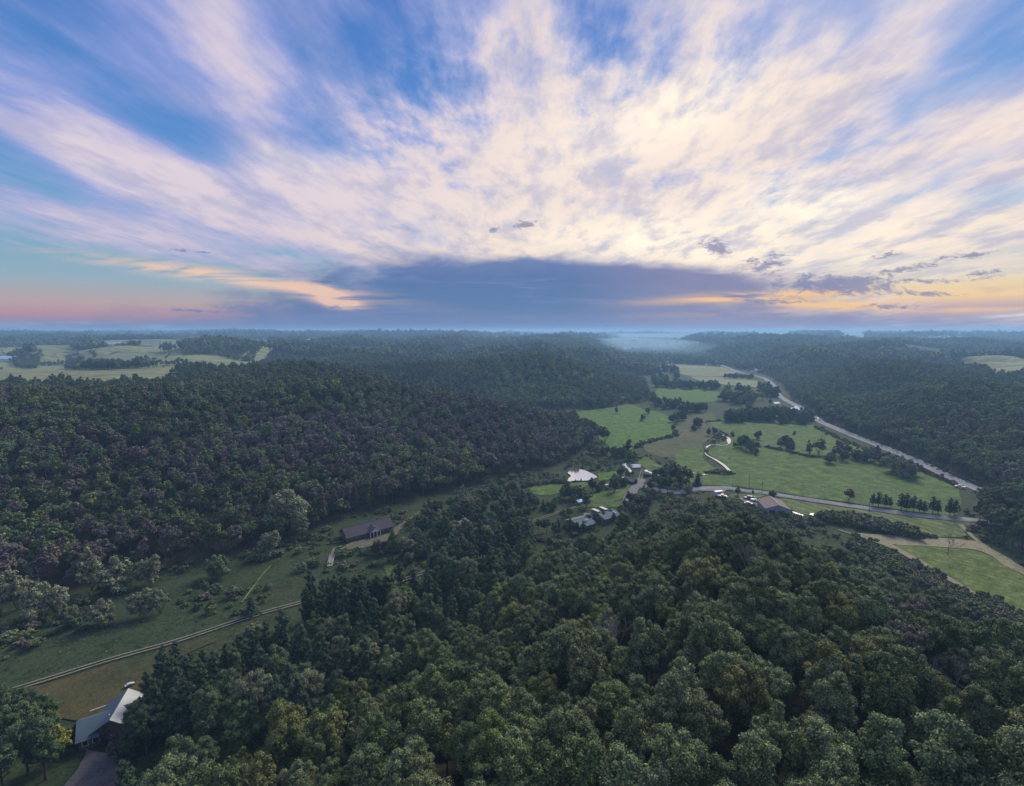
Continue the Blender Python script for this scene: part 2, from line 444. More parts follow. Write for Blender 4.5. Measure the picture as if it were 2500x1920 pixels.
M = {}
M['ground'] = mottled('meadow_ground', C(.050, .066, .030), C(.062, .070, .034), C(.050, .042, .030), 0.02, 0.16, 1.4)
M['pasture'] = mottled('pasture_grass', C(.080, .134, .032), C(.056, .102, .028), C(.098, .128, .046), 0.016, 0.14, 0.9, bdist=0.1)
M['field_green'] = mottled('yellowing_field', C(.092, .128, .036), C(.074, .115, .030), C(.125, .138, .046), 0.03, 0.2, 1.2, rows=('DIAGONAL', .12, .18, 2.0))
M['hay'] = mottled('hay_grass', C(.105, .135, .048), C(.085, .120, .040), C(.115, .128, .060), 0.012, 0.09, 0.8, stretch=(1, .45, 1), bdist=0.1, rows=('DIAGONAL', .09, .28, 3.0))
M['lush'] = mottled('lush_grass', C(.070, .150, .026), C(.054, .110, .024), C(.092, .136, .038), 0.022, 0.16, 1.0)
M['stubble'] = mottled('mown_strip', C(.25, .23, .15), C(.20, .19, .12), C(.14, .15, .08), 0.03, 0.35, 2.2, stretch=(1, 1, 1))
M['tan_field'] = mottled('ripe_field', C(.195, .21, .10), C(.165, .185, .088), C(.14, .165, .075), 0.006, 0.03, 0.2, stretch=(.3, 1, 1), bstr=0, rows=('Y', .012, .25, 4.0))
M['soil'] = mottled('bare_soil', C(.30, .20, .15), C(.26, .175, .13), None, 0.01, 0.05, 0.3, bstr=0)
M['brown_meadow'] = mottled('sedge_meadow', C(.070, .090, .042), C(.085, .088, .048), C(.060, .086, .034), 0.03, 0.22, 1.6, bdist=0.25)
M['rust_meadow'] = mottled('rusty_meadow', C(.044, .058, .026), C(.068, .058, .026), C(.036, .052, .024), 0.05, 0.4, 2.5)
M['dirt'] = mottled('worn_dirt', C(.12, .115, .085), C(.085, .09, .055), C(.15, .14, .11), 0.08, 0.7, 4.0)
M['gravel'] = mottled('gravel_surface', C(.20, .195, .20), C(.16, .155, .165), C(.11, .11, .11), 0.06, 0.5, 4.0, bdist=0.03)
M['asphalt'] = mottled('worn_asphalt', C(.165, .175, .20), C(.195, .205, .23), C(.14, .15, .17), 0.05, 0.4, 3.0, rough=0.85, bstr=0.1, spec=0.12)
M['lane'] = mottled('pale_wheel_track', C(.21, .20, .17), C(.16, .155, .12), C(.08, .09, .05), 0.12, 0.9, 5.0)
M['drive'] = mottled('grey_drive', C(.125, .115, .12), C(.10, .095, .10), C(.075, .075, .06), 0.15, 0.8, 5.0)
M['white_line'] = mottled('road_paint', C(.75, .75, .72), C(.65, .65, .62), None, 0.2, 1.0, 5.0, bstr=0)

# ------------------------------------------------------------------ ground: one sheet to the horizon
def axis(segs):
    out = []
    for a, b, s in segs: out += list(np.arange(a, b, s))
    return np.array(out + [segs[-1][1]])
gx_ = axis([(-40000, -8000, 1600), (-8000, -2400, 200), (-2400, -900, 40), (-900, -420, 12), (-420, 420, 5), (420, 900, 10), (900, 2400, 30), (2400, 8000, 200), (8000, 40000, 1600)])
gy_ = axis([(-1500, -200, 100), (-200, 0, 20), (0, 520, 5), (520, 1300, 9), (1300, 3000, 28), (3000, 9000, 120), (9000, 40000, 800)])
GX, GY = np.meshgrid(gx_, gy_)
GZ = height(GX.ravel(), GY.ravel()).reshape(GX.shape)
nx, ny = len(gx_), len(gy_)
idx = np.arange(nx * ny).reshape(ny, nx)
quads = np.stack([idx[:-1, :-1], idx[:-1, 1:], idx[1:, 1:], idx[1:, :-1]], -1).reshape(-1, 4)

def ground_material():
    m, nt, b = mat('land', 0.95, 0.1)
    p = obj_coord(nt)
    n1 = noise(nt, p, 0.02, 4, 0.6, 0.3); n2 = noise(nt, p, 0.16, 4, 0.65, 0.2); n3 = noise(nt, p, 1.4, 3, 0.7)
    meadow = mix(nt, n1.ss(0.35, 0.65), C(.031, .053, .023), C(.040, .055, .025))
    meadow = mix(nt, n2.ss(0.50, 0.72), meadow, C(.028, .038, .021))
    floor_ = mix(nt, n2.ss(0.4, 0.6), C(.034, .030, .020), C(.040, .042, .022))
    fa = nt.nodes.new('ShaderNodeAttribute'); fa.attribute_name = 'wooded'
    wood = X(nt, fa.outputs['Fac'])
    col = mix(nt, wood, meadow, floor_)
    # far country: broad woods and paler fields, too distant to tell the trees apart
    ps = scalev(nt, p, (0.5, 1.0, 1.0))
    f1 = noise(nt, ps, 0.0011, 5, 0.6, 0.6); f2 = noise(nt, p, 0.02, 4, 0.6)
    far = mix(nt, f1.ss(0.48, 0.53), C(.030, .045, .026), C(.200, .205, .110))
    far = mix(nt, f2.ss(0.45, 0.7) * 0.6, far, C(.028, .042, .024))
    fb = nt.nodes.new('ShaderNodeAttribute'); fb.attribute_name = 'far'
    col = mix(nt, X(nt, fb.outputs['Fac']), col, far)
    n4 = noise(nt, p, 0.5, 3, 0.7)
    v = ((n3 - 0.5) * 2.6 + (n4 - 0.5) * 1.6 + (n2 - 0.5) * 1.8 + 1.0).mx(0.22)
    col = mix(nt, 1.0, col, combine(nt, v, v, v), 'MULTIPLY')
    setc(nt, b, col); bump(nt, b, n3 * 0.6 + n2, 0.7, 0.3)
    return m
ground_me = mesh_np('ground', np.stack([GX.ravel(), GY.ravel(), GZ.ravel()], 1), quads, True)
_dv, _iv = poly_dist(GX.ravel(), GY.ravel(), VALLEY)
_ds, _is = poly_dist(GX.ravel(), GY.ravel(), SPUR)
_w = np.where(_iv & ~_is, 0.0, 1.0).astype(np.float32)
ground_me.attributes.new('wooded', 'FLOAT', 'POINT').data.foreach_set('value', _w)
_f = sstep((np.hypot(GX.ravel(), GY.ravel()) - 2000) / 1500.0).astype(np.float32)
ground_me.attributes.new('far', 'FLOAT', 'POINT').data.foreach_set('value', _f)
ground = link('ground', ground_me, ground_material())
tag(ground, kind='structure')

# ------------------------------------------------------------------ sheets laid on the land
def resample(poly, step):
    out = []
    n = len(poly)
    for i in range(n):
        a, b = np.array(poly[i]), np.array(poly[(i + 1) % n])
        k = max(1, int(np.hypot(*(b - a)) / step))
        for j in range(k): out.append(tuple(a + (b - a) * j / k))
    return out
def sheet(name, poly, m, lift=0.25, step=6.0, rag=0.0, smooth=True, kind='structure', z=None):
    if smooth: poly = smooth_line(poly, 5, True)
    poly = resample(poly, step)
    pa = np.array(poly)
    if rag:
        j = np.stack([fbm(pa[:, 0] / (4 * step) * 2 + 5, pa[:, 1] / (4 * step) * 2, 3), fbm(pa[:, 0] / (4 * step) * 2 + 55, pa[:, 1] / (4 * step) * 2 + 7, 3)], 1) - 0.5
        pa = pa + j * 2 * rag
    x0, y0 = pa.min(0); x1, y1 = pa.max(0)
    gx, gy = np.meshgrid(np.arange(x0, x1, step), np.arange(y0, y1, step))
    gx, gy = gx.ravel(), gy.ravel()
    dd, ii = poly_dist(gx, gy, [tuple(q) for q in pa])
    keep = ii & (dd > step * 0.5)
    pts = np.vstack([pa, np.stack([gx[keep], gy[keep]], 1)])
    n = len(pa)
    r = delaunay_2d_cdt([Vector(q) for q in pts], [], [list(range(n))], 1, 1e-4)
    vx = np.array([tuple(v) for v in r[0]])
    vz = (height(vx[:, 0], vx[:, 1]) if z is None else np.full(len(vx), z)) + lift
    me = mesh_from(name, np.column_stack([vx, vz]), r[2], True)
    o = link(name, me, m)
    if o.data.polygons[0].normal.z < 0: o.data.flip_normals()
    tag(o, kind=kind)
    return o
def ribbon_mesh(name, line, width, lift, step=4.0, off=0.0, jit=0.0):
    line = np.array(line)
    seg = np.hypot(*np.diff(line, axis=0).T); s = np.concatenate([[0], np.cumsum(seg)])
    n = max(2, int(s[-1] / step))
    t = np.linspace(0, s[-1], n)
    x, y = np.interp(t, s, line[:, 0]), np.interp(t, s, line[:, 1])
    tx, ty = np.gradient(x), np.gradient(y); L = np.hypot(tx, ty); tx /= L; ty /= L
    wv = np.full(n, width) if np.isscalar(width) else np.interp(t / s[-1], np.linspace(0, 1, len(width)), width)
    rows = []
    for k in (-0.5, 0.0, 0.5):
        o = off + k * wv + (jit * (rng.random(n) - 0.5) if jit else 0)
        px_, py_ = x - ty * o, y + tx * o
        rows.append(np.stack([px_, py_, height(px_, py_) + lift], 1))
    v = np.concatenate(rows)
    f = []
    for a in range(2):
        i = np.arange(n - 1)
        f.append(np.stack([a * n + i, a * n + i + 1, (a + 1) * n + i + 1, (a + 1) * n + i], 1))
    me = mesh_np(name, v, np.concatenate(f), True)
    if me.polygons[0].normal.z < 0: me.flip_normals()
    return me

# ------------------------------------------------------------------ survey frames: enlarged cut-outs of the photograph -> photograph pixels
def cut(ox, oy, s):
    return lambda x, y: (x / s + ox, y / s + oy)
c1, c2, c3 = cut(0, 780, 2.431), cut(800, 780, 2.431), cut(1600, 780, 2.431)
c4, c5, c6, c7 = cut(1200, 1080, 3.126), cut(600, 1150, 3.126), cut(0, 1250, 2.507), cut(1800, 1080, 3.126)
c8 = cut(1750, 1180, 7.293)
def poly(c, pts, z=0.0): return [P(*c(*p), z) for p in pts]

FIELDS = []          # open ground: no forest tree stands here
def field(name, pl, m, label_free=True, **kw):
    o = sheet(name, pl, m, **kw)
    FIELDS.append(smooth_line(pl, 4, True))
    return o
# valley pastures and hay
field('pasture', poly(c2, [(1370, 578), (1500, 548), (1700, 522), (1790, 503), (1870, 535), (1950, 548), (2010, 570), (2045, 610), (2065, 650), (2050, 690), (1950, 715), (1850, 740), (1760, 795), (1690, 780), (1650, 740), (1600, 690), (1560, 620), (1450, 595)]), M['lush'], rag=3)
P2 = poly(c3, [(300, 618), (420, 607), (700, 622), (900, 627), (960, 640), (1050, 682), (1150, 732), (1300, 792), (1500, 872), (1700, 962), (1800, 1012)]) + \
     poly(c7, [(1690, 552), (1400, 538), (1000, 487), (700, 445), (330, 392), (180, 365)]) + poly(c4, [(1850, 338), (1700, 335), (1600, 330), (1560, 290)]) + poly(c3, [(300, 925), (452, 920), (370, 838), (312, 790), (360, 752), (445, 700), (380, 655)])
field('pasture', P2, M['pasture'], rag=2, step=7)
field('pasture', poly(c3, [(140, 790), (280, 752), (282, 822), (335, 875), (420, 918), (300, 925), (150, 900), (118, 850)]), M['pasture'], rag=2)
field('pasture', poly(c4, [(1420, 300), (1150, 190), (1120, 150), (1180, 120), (1300, 190), (1400, 215), (1560, 235), (1560, 300)]), M['pasture'], rag=2, lift=.2)
field('sedge_meadow_ground', [D(1380, 940), D(1450, 902), D(1520, 880), D(1530, 915), D(1498, 955), D(1440, 978), D(1392, 972)], M['brown_meadow'], rag=4, lift=.15)
field('hay_field', poly(c3, [(8, 415), (150, 412), (372, 432), (378, 470), (330, 492), (120, 490), (30, 480)]), M['lush'], rag=4, step=10)
field('hay_field', poly(c3, [(215, 340), (420, 345), (580, 360), (645, 402), (500, 395), (380, 385), (290, 372)]), M['tan_field'], rag=4, step=14)
field('hay_field', poly(c3, [(60, 265), (250, 272), (400, 285), (480, 315), (410, 335), (330, 338), (170, 330), (110, 290)]), M['tan_field'], rag=4, step=16)
field('hay_field', poly(c7, [(318, 432), (700, 485), (1000, 527), (1400, 582), (1830, 622), (1720, 655), (1745, 722), (1500, 722), (1300, 697), (1150, 655), (900, 612), (620, 575), (480, 545), (380, 500)]), M['hay'], rag=1)
field('lawn', poly(c7, [(-60, 400), (60, 398), (190, 405), (190, 425), (60, 440), (-40, 430)]), M['hay'], rag=1, step=3)
field('mown_strip_ground', poly(c7, [(900, 700), (1100, 710), (1500, 728), (1700, 745), (1860, 770), (2000, 850), (2188, 960), (2400, 1090), (2400, 1160), (2188, 1024), (2050, 948), (1900, 854), (1780, 822), (1640, 812), (1400, 793), (1190, 785), (1050, 748)]), M['stubble'], rag=0.6, step=3, lift=.3)
field('mown_strip_ground', poly(c7, [(760, 668), (900, 706), (1060, 752), (1190, 790), (1400, 905), (1620, 1030), (1840, 1170), (2188, 1375), (2300, 1450), (2300, 1495), (2100, 1345), (1830, 1190), (1600, 1056), (1380, 930), (1150, 805), (950, 738)]), M['stubble'], rag=0.4, step=3, lift=.36)
field('hay_field', poly(c7, [(1205, 792), (1400, 796), (1640, 815), (1780, 825), (1900, 858), (2050, 950), (2188, 1026), (2400, 1150), (2400, 1500), (2188, 1375), (1840, 1165), (1620, 1025), (1400, 900)]), M['field_green'], rag=0.6, step=4, lift=.24)
field('lawn', poly(c4, [(280, 345), (420, 318), (560, 320), (700, 303), (730, 330), (640, 360), (560, 370), (450, 410), (330, 400), (290, 375)]), M['pasture'], rag=1, step=3)
field('lawn', poly(c4, [(820, 245), (930, 225), (960, 250), (880, 290), (830, 300)]), M['lush'], rag=1, step=2)
field('lawn', poly(c4, [(770, 470), (990, 468), (980, 490), (880, 500), (780, 495), (700, 500)]), M['pasture'], rag=.5, step=2)
field('lawn', poly(c4, [(760, 400), (980, 360), (1020, 330), (1080, 300), (1040, 370), (1000, 430), (940, 452), (780, 455)]), M['pasture'], rag=.5, step=2)
field('rusty_meadow_ground', poly(c6, [(-60, 1150), (350, 1032), (900, 882), (1250, 775), (1330, 790), (1100, 890), (960, 970), (930, 1080), (700, 1210), (480, 1280), (250, 1230), (-60, 1260)]), M['rust_meadow'], rag=1.5, step=3)
field('lawn', poly(c5, [(1050, 735), (1110, 715), (1165, 790), (1215, 830), (1150, 862), (1080, 800)]), M['pasture'], rag=.5, step=2)
field('lawn', poly(c5, [(1505, 712), (1578, 668), (1605, 760), (1528, 795)]), M['pasture'], rag=.5, step=2)
FIELDS_VALLEY = list(FIELDS)
# upland crop fields
UP = 39.0
UPF = [
    ('tan_field', c1, [(-60, 230), (60, 215), (250, 205), (480, 205), (490, 230), (390, 245), (400, 290), (395, 330), (400, 395), (200, 420), (60, 415), (-60, 420)]),
    ('tan_field', c1, [(390, 318), (600, 308), (850, 299), (1050, 310), (1090, 330), (1000, 370), (800, 395), (600, 405), (400, 405), (395, 340)]),
    ('tan_field', c1, [(480, 204), (800, 210), (1100, 204), (1400, 193), (1610, 188), (1600, 208), (1400, 236), (1200, 262), (1000, 262), (850, 246), (600, 232), (480, 222)]),
    ('tan_field', c1, [(60, 186), (300, 178), (560, 172), (900, 160), (1300, 148), (1590, 160), (1400, 178), (1000, 196), (700, 194), (400, 203), (60, 212)]),
    ('soil', c1, [(1430, 154), (1560, 141), (1690, 136), (1680, 146), (1600, 154)]),
    ('soil', c1, [(1790, 131), (1900, 138), (2020, 146), (1850, 154)]),
    ('tan_field', c1, [(180, 122), (420, 116), (640, 122), (560, 132), (300, 130)]),
    ('tan_field', c2, [(880, 108), (960, 103), (1040, 108), (960, 113)]),
    ('soil', c2, [(360, 143), (410, 138), (460, 142), (410, 148)]),
    ('tan_field', c2, [(690, 134), (820, 128), (940, 134), (820, 139)]),
    ('tan_field', c3, [(1790, 265), (2000, 270), (2300, 282), (2300, 345), (2050, 330), (1850, 300)]),
    ('tan_field', c3, [(500, 104), (700, 96), (860, 104), (760, 114), (580, 116)]),
    ('tan_field', c3, [(290, 120), (380, 112), (470, 118), (400, 125)]),
    ('tan_field', c3, [(1050, 100), (1180, 96), (1260, 102), (1150, 106)]),
]
for m, c, pts in UPF:
    z = UP if c is not c3 else 40.0
    pl = poly(c, pts, z)
    for _ in range(3): pl = [P(*c(*q), H1(*w)) for q, w in zip(pts, pl)]
    r_ = math.hypot(*np.mean(pl, 0))
    field('crop_field', pl, M[m], rag=0.006 * r_, step=max(10, r_ * 0.012), lift=0.8 + r_ * 0.0006)

# the open upland at the far left: one stubble plain with clumps and strips of trees
def up_poly(pts):
    pl = poly(c1, pts, UP)
    for _ in range(3): pl = [P(*c1(*q), H1(*w)) for q, w in zip(pts, pl)]
    return pl
UPLAND = up_poly([(-120, 150), (300, 146), (700, 142), (1200, 142), (1580, 146), (1640, 190), (1400, 250), (1090, 335), (700, 380), (400, 405), (-120, 420)])
sheet('upland_plain', UPLAND, M['tan_field'], lift=.6, step=16, rag=5)
CLUMPS = [up_poly([(390, 302), (392, 248), (520, 216), (850, 228), (1100, 248), (1400, 216), (1640, 186), (1720, 260), (1500, 325), (1090, 318), (850, 297), (600, 306)]),
          up_poly([(430, 200), (560, 192), (700, 192), (1000, 188), (1300, 181), (1560, 172), (1660, 186), (1400, 191), (1000, 201), (700, 205), (560, 204)]),
          up_poly([(40, 222), (150, 206), (260, 203), (180, 226), (90, 232)]), up_poly([(-60, 172), (60, 166), (160, 172), (60, 180)])]

# ------------------------------------------------------------------ water
def water_material():
    m, nt, b = mat('still_water', 0.06, 0.5)
    b.inputs['Base Color'].default_value = C(.80, .79, .78); b.inputs['Metallic'].default_value = 0.92
    p = obj_coord(nt); bump(nt, b, noise(nt, p, 1.2, 3, 0.6), 0.04, 0.05)
    return m
M['water'] = water_material()
POND = poly(c4, [(583, 240), (600, 222), (640, 213), (700, 217), (745, 235), (785, 255), (805, 272), (790, 280), (740, 296), (690, 300), (640, 298), (600, 305), (580, 307), (588, 282), (606, 262)])
sheet('pond_water', POND, M['water'], lift=0, z=0.55, step=2.0, rag=0.15)
FIELDS_VALLEY.append(POND)
CREEK = smooth_line(poly(c3, [(400, 690), (424, 702), (436, 722), (432, 745), (395, 752), (355, 746), (320, 751), (297, 775), (300, 805), (345, 830), (385, 855), (415, 878), (438, 905), (420, 918), (340, 912)]) + poly(c4, [(1640, 255), (1540, 238), (1420, 210), (1200, 175)]), 6)
def creek(line, width, z=0.55, step=2.0):
    me = ribbon_mesh('creek_water', line, width, 0.0, step, jit=0.0)
    n = len(me.vertices); co = np.empty(n * 3, np.float32); me.vertices.foreach_get('co', co)
    co[2::3] = z; me.vertices.foreach_set('co', co)
    o = link('creek_water', me, M['water']); tag(o, kind='structure'); return o
creek(CREEK, [1.2, 2.8, 3.8, 3.2, 1.0, .6, 1.3, 1.9, 1.1, .6, .7, 1.3, 1.9, 2.3, 2.3, 2.0, .5, .6, .4, .8, .4, .3, .2])
creek(smooth_line(poly(c4, [(996, 155), (1010, 172), (1040, 202), (1065, 228), (1085, 248)]), 5), [1.0, 4.5, 4.5, 3.0, 1.8, 3, 1.2])
creek(smooth_line(poly(c4, [(970, 285), (1000, 275), (1045, 271)]), 5), [.8, 2.0, 2.2, 1.6])
for pts, w in (([(1012, 870), (1060, 877), (1125, 903)], [2.2, 1.0, .9, .8]), ([(1218, 962), (1245, 970), (1278, 966)], [1, 2.6, 1]), ([(1372, 1075), (1400, 1088), (1425, 1092), (1447, 1118)], [.5, .9, 1.2, .7])):
    creek(smooth_line([P(*c7(*q)) for q in pts], 5), w, z=0.6)
sheet('pond_water', poly(c4, [(1528, 232), (1545, 238), (1548, 243), (1533, 241)]), M['water'], lift=0, z=.5, step=1)
sheet('pond_water', poly(c4, [(1612, 248), (1628, 248), (1630, 256), (1616, 257)]), M['water'], lift=0, z=.5, step=1)

# ------------------------------------------------------------------ roads, lanes, gravel
HIGHWAY = smooth_line(poly(c3, [(395, 273), (450, 295), (510, 318), (570, 331), (630, 346), (665, 362), (692, 384), (708, 405), (716, 430), (735, 455), (765, 476), (850, 521), (930, 575), (1000, 618), (1150, 682), (1300, 742), (1500, 822), (1650, 892), (1800, 962), (1950, 1024), (2060, 1068)]) + [(345, 250), (372, 190), (420, 60)], 6)
def road(name, line, width, m, lift, **kw):
    o = link(name, ribbon_mesh(name, line, width, lift, **kw), m); tag(o, kind='structure'); return o
road('highway_shoulder', HIGHWAY, 9.4, M['gravel'], 0.28, jit=1.2)
hw = road('highway', HIGHWAY, 7.4, M['asphalt'], 0.36)
for off in (-3.4, 3.4): link('edge_line', ribbon_mesh('edge_line', HIGHWAY, 0.18, 0.40, off=off), M['white_line'], hw)
LOCAL = smooth_line(poly(c4, [(1120, 330), (1300, 375), (1450, 385), (1530, 366), (1610, 354), (1700, 351), (1830, 354), (1920, 373)]) + poly(c7, [(180, 384), (330, 410), (700, 466), (1000, 508), (1400, 562), (1830, 600), (1990, 622)]) + [(330, 228)], 6)
road('local_road_shoulder', LOCAL, 7.4, M['gravel'], 0.30, jit=.9)
road('local_road', LOCAL, 5.2, M['asphalt'], 0.37)
sheet('turnout', poly(c4, [(1690, 398), (1770, 385), (1800, 366), (1850, 352), (1700, 345), (1560, 360), (1560, 372), (1700, 378)]), M['gravel'], lift=.34, step=2, rag=.4)
LANE = smooth_line(poly(c6, [(-80, 1140), (0, 1115), (350, 1010), (700, 902), (1100, 790), (1450, 674), (1600, 627)]) + poly(c5, [(90, 1100), (270, 1052), (390, 1020), (650, 950), (900, 905), (1150, 855), (1215, 836), (1400, 765), (1500, 700), (1580, 657), (1800, 560), (2000, 470), (2150, 405)]) + poly(c4, [(100, 688), (250, 630), (450, 560), (600, 510), (700, 482), (770, 466), (880, 460), (985, 460), (1030, 440)]), 5)
for off in (-0.8, 0.8):
    road('lane_wheel_track', LANE, 0.62, M['lane'], 0.42, off=off, step=2.5, jit=.12)
sheet('gravel_yard', poly(c4, [(1000, 437), (1022, 405), (1050, 360), (1085, 315), (1118, 280), (1170, 290), (1166, 318), (1132, 340), (1112, 390), (1082, 432), (1040, 457)]), M['gravel'], lift=.5, step=2, rag=.8)
for off in (-0.9, 0.9): road('yard_wheel_track', smooth_line(poly(c4, [(1130, 290), (1140, 262), (1148, 235), (1160, 215)]), 4), 0.6, M['lane'], 0.5, off=off, step=2)
road('barn_drive', smooth_line(poly(c7, [(20, 430), (60, 448), (110, 472), (220, 512), (340, 566)]), 5), [3, 5, 6, 5.5, 4], M['gravel'], 0.5, jit=.6, step=2)
sheet('driveway', [P(*c6(*q)) for q in [(535, 1440), (565, 1478), (650, 1490), (705, 1520), (725, 1600), (690, 1720), (400, 1720), (470, 1600), (530, 1500)]], M['drive'], lift=.5, step=2, rag=.5)
sheet('worn_dirt', poly(c5, [(730, 592), (800, 560), (900, 524), (1100, 475), (1150, 420), (1225, 378), (1290, 330), (1345, 296), (1350, 304), (1270, 360), (1190, 440), (1120, 515), (980, 568), (800, 605)]), M['dirt'], lift=.32, step=2, rag=1.6)
road('footpath', smooth_line(poly(c5, [(640, 735), (655, 660), (668, 612), (690, 592), (735, 582)]), 4), [1.2, 1.5, 1.4, 1.0], M['dirt'], .45, step=1)
road('footpath', smooth_line(poly(c5, [(625, 560), (670, 556), (720, 545)]), 4), .9, M['lane'], .45, step=1)
road('field_track', smooth_line(poly(c7, [(1700, 630), (1760, 690), (1800, 730), (1850, 768)]), 4), 2.0, M['stubble'], .42, step=2, jit=.4)
road('foot_trail', smooth_line(poly(c6, [(1480, 560), (1540, 480), (1600, 400), (1660, 330)]), 4), .7, M['hay'], .4, step=2)

# ------------------------------------------------------------------ tree building blocks
def leaf_material(name, instanced, rough=0.7):
    m, nt, b = mat(name, rough, 0.15)
    if instanced:
        a = nt.nodes.new('ShaderNodeAttribute'); a.attribute_type = 'INSTANCER'; a.attribute_name = 'tint'
        tint = X(nt, a.outputs['Color'])
    else:
        oi = nt.nodes.new('ShaderNodeObjectInfo'); tint = X(nt, oi.outputs['Color'])
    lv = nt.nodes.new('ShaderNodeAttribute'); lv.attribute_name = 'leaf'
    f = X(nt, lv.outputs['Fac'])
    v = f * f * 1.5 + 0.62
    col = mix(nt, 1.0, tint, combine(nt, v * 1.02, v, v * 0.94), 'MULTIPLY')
    cl = nt.nodes.new('ShaderNodeAttribute'); cl.attribute_name = 'clump'
    col = mix(nt, X(nt, cl.outputs['Fac']) * 0.40, col, mix(nt, 1.0, col, C(1.75, 1.45, .9), 'MULTIPLY'))
    setc(nt, b, col)
    return m
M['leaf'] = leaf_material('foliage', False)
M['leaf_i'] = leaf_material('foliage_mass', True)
M['bark'] = mottled('bark', C(.075, .065, .055), C(.10, .09, .08), C(.05, .045, .04), 0.5, 3, 12, bstr=.6, bdist=.03)
M['grey_bark'] = mottled('grey_bark', C(.17, .16, .17), C(.22, .20, .21), C(.12, .11, .12), 0.5, 3, 12, bstr=.3, bdist=.03)

def ico(sub):
    bm = bmesh.new(); bmesh.ops.create_icosphere(bm, subdivisions=sub, radius=1.0)
    v = np.array([tuple(q.co) for q in bm.verts]); f = np.array([[q.index for q in p.verts] for p in bm.faces]); bm.free()
    return v, f
ICO1, ICO2 = ico(1), ico(2)

def unit(v): return v / np.maximum(np.linalg.norm(v, axis=-1, keepdims=True), 1e-9)

def leaf_quads(pos, nrm, size, r, aspect=1.0):
    """Small bent leaf sprays: one quad each."""
    n = len(pos)
    nrm = unit(nrm)
    t = unit(np.cross(nrm, r.normal(size=(n, 3))))
    b = np.cross(nrm, t)
    s = (size * (0.6 + 0.8 * r.random(n)))[:, None]
    lift = nrm * s * (r.random((n, 1)) - 0.5) * 0.9
    v = np.stack([pos - t * s * aspect, pos - b * s * 0.75 + lift, pos + t * s * aspect, pos + b * s * 0.75 + lift], 1)
    return v.reshape(-1, 3), np.arange(n * 4).reshape(n, 4)

def lumps_broadleaf(r, R, zb, zt, n, shape):
    """Foliage clumps on several uneven limbs: no crown is one ball."""
    out = []
    mid = (zb + zt) / 2; hh = (zt - zb) / 2
    m = int(r.integers(3, 6)); a0 = r.random() * 6.28
    subs = [(np.array([r.normal() * R * .10, r.normal() * R * .10, mid + hh * .28]), R * .62, hh * .72)]
    for i in range(m):
        a = a0 + 6.28 * i / m + r.normal() * .35; q = R * (.36 + .22 * r.random())
        subs.append((np.array([math.cos(a) * q, math.sin(a) * q, mid + hh * (-.35 + .65 * r.random())]), R * (.36 + .22 * r.random()), hh * (.36 + .2 * r.random())))
    w = np.array([s_[1] ** 2 for s_ in subs]); w /= w.sum()
    for i in range(n):
        c0, sr, sh = subs[r.choice(len(subs), p=w)]
        d = unit(r.normal(size=3)); d[2] = abs(d[2]) * 1.15 - .3; d = unit(d)
        k = .72 + .34 * r.random()
        out.append((c0 + d * np.array([sr, sr, sh]) * k, R * (.11 + .15 * r.random() ** 1.5)))
    for c0, sr, sh in subs: out.append((c0 - np.array([0, 0, sh * .15]), min(sr, sh) * .72))
    return out

def build_crown(name, r, lumps, nleaf, size, core_sub=1, core=0.70, up=0.25):
    cs = np.array([l[0] for l in lumps]); rs = np.array([l[1] for l in lumps])
    w = rs ** 2; w = w / w.sum()
    k = r.choice(len(lumps), size=int(nleaf * 2.4), p=w)
    d = r.normal(size=(len(k), 3)); d[:, 2] += up * 1.2; d = unit(d)
    fr = 0.78 + 0.24 * r.random(len(k)) + 0.35 * r.random(len(k)) ** 5
    pos = cs[k] + d * (rs[k] * fr)[:, None]
    # keep sprays on the outside of the crown
    dist = np.linalg.norm(pos[:, None, :] - cs[None], axis=2) / rs[None]
    dist[np.arange(len(k)), k] = 9
    keep = np.nonzero(dist.min(1) > 0.88)[0][:nleaf]
    pos, d, k = pos[keep], d[keep], k[keep]
    nrm = d + r.normal(size=d.shape) * 0.55 + np.array([0, 0, 0.35])
    V, F = leaf_quads(pos, nrm, np.full(len(pos), size), r)
    leafv = r.random(len(F)); cv = r.random(len(lumps)) ** 2; clump = cv[k]
    # inner bulk so the crown is not hollow
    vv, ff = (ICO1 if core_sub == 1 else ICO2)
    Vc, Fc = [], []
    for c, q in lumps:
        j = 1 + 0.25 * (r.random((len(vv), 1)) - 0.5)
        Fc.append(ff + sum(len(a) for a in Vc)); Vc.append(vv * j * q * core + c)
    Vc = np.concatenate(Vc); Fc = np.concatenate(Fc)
    me = bpy.data.meshes.new(name)
    nv = len(V) + len(Vc)
    me.vertices.add(nv); me.vertices.foreach_set('co', np.concatenate([V, Vc]).astype(np.float32).ravel())
    loops = np.concatenate([F.ravel(), (Fc + len(V)).ravel()]).astype(np.int32)
    me.loops.add(len(loops)); me.loops.foreach_set('vertex_index', loops)
    ls = np.concatenate([np.arange(len(F)) * 4, len(F) * 4 + np.arange(len(Fc)) * 3]).astype(np.int32)
    me.polygons.add(len(ls)); me.polygons.foreach_set('loop_start', ls)
    me.update(calc_edges=True)
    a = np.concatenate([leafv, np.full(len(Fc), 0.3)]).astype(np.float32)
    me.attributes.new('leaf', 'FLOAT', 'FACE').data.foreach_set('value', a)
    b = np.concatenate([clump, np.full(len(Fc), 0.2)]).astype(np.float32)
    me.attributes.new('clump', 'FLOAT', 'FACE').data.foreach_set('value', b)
    return me

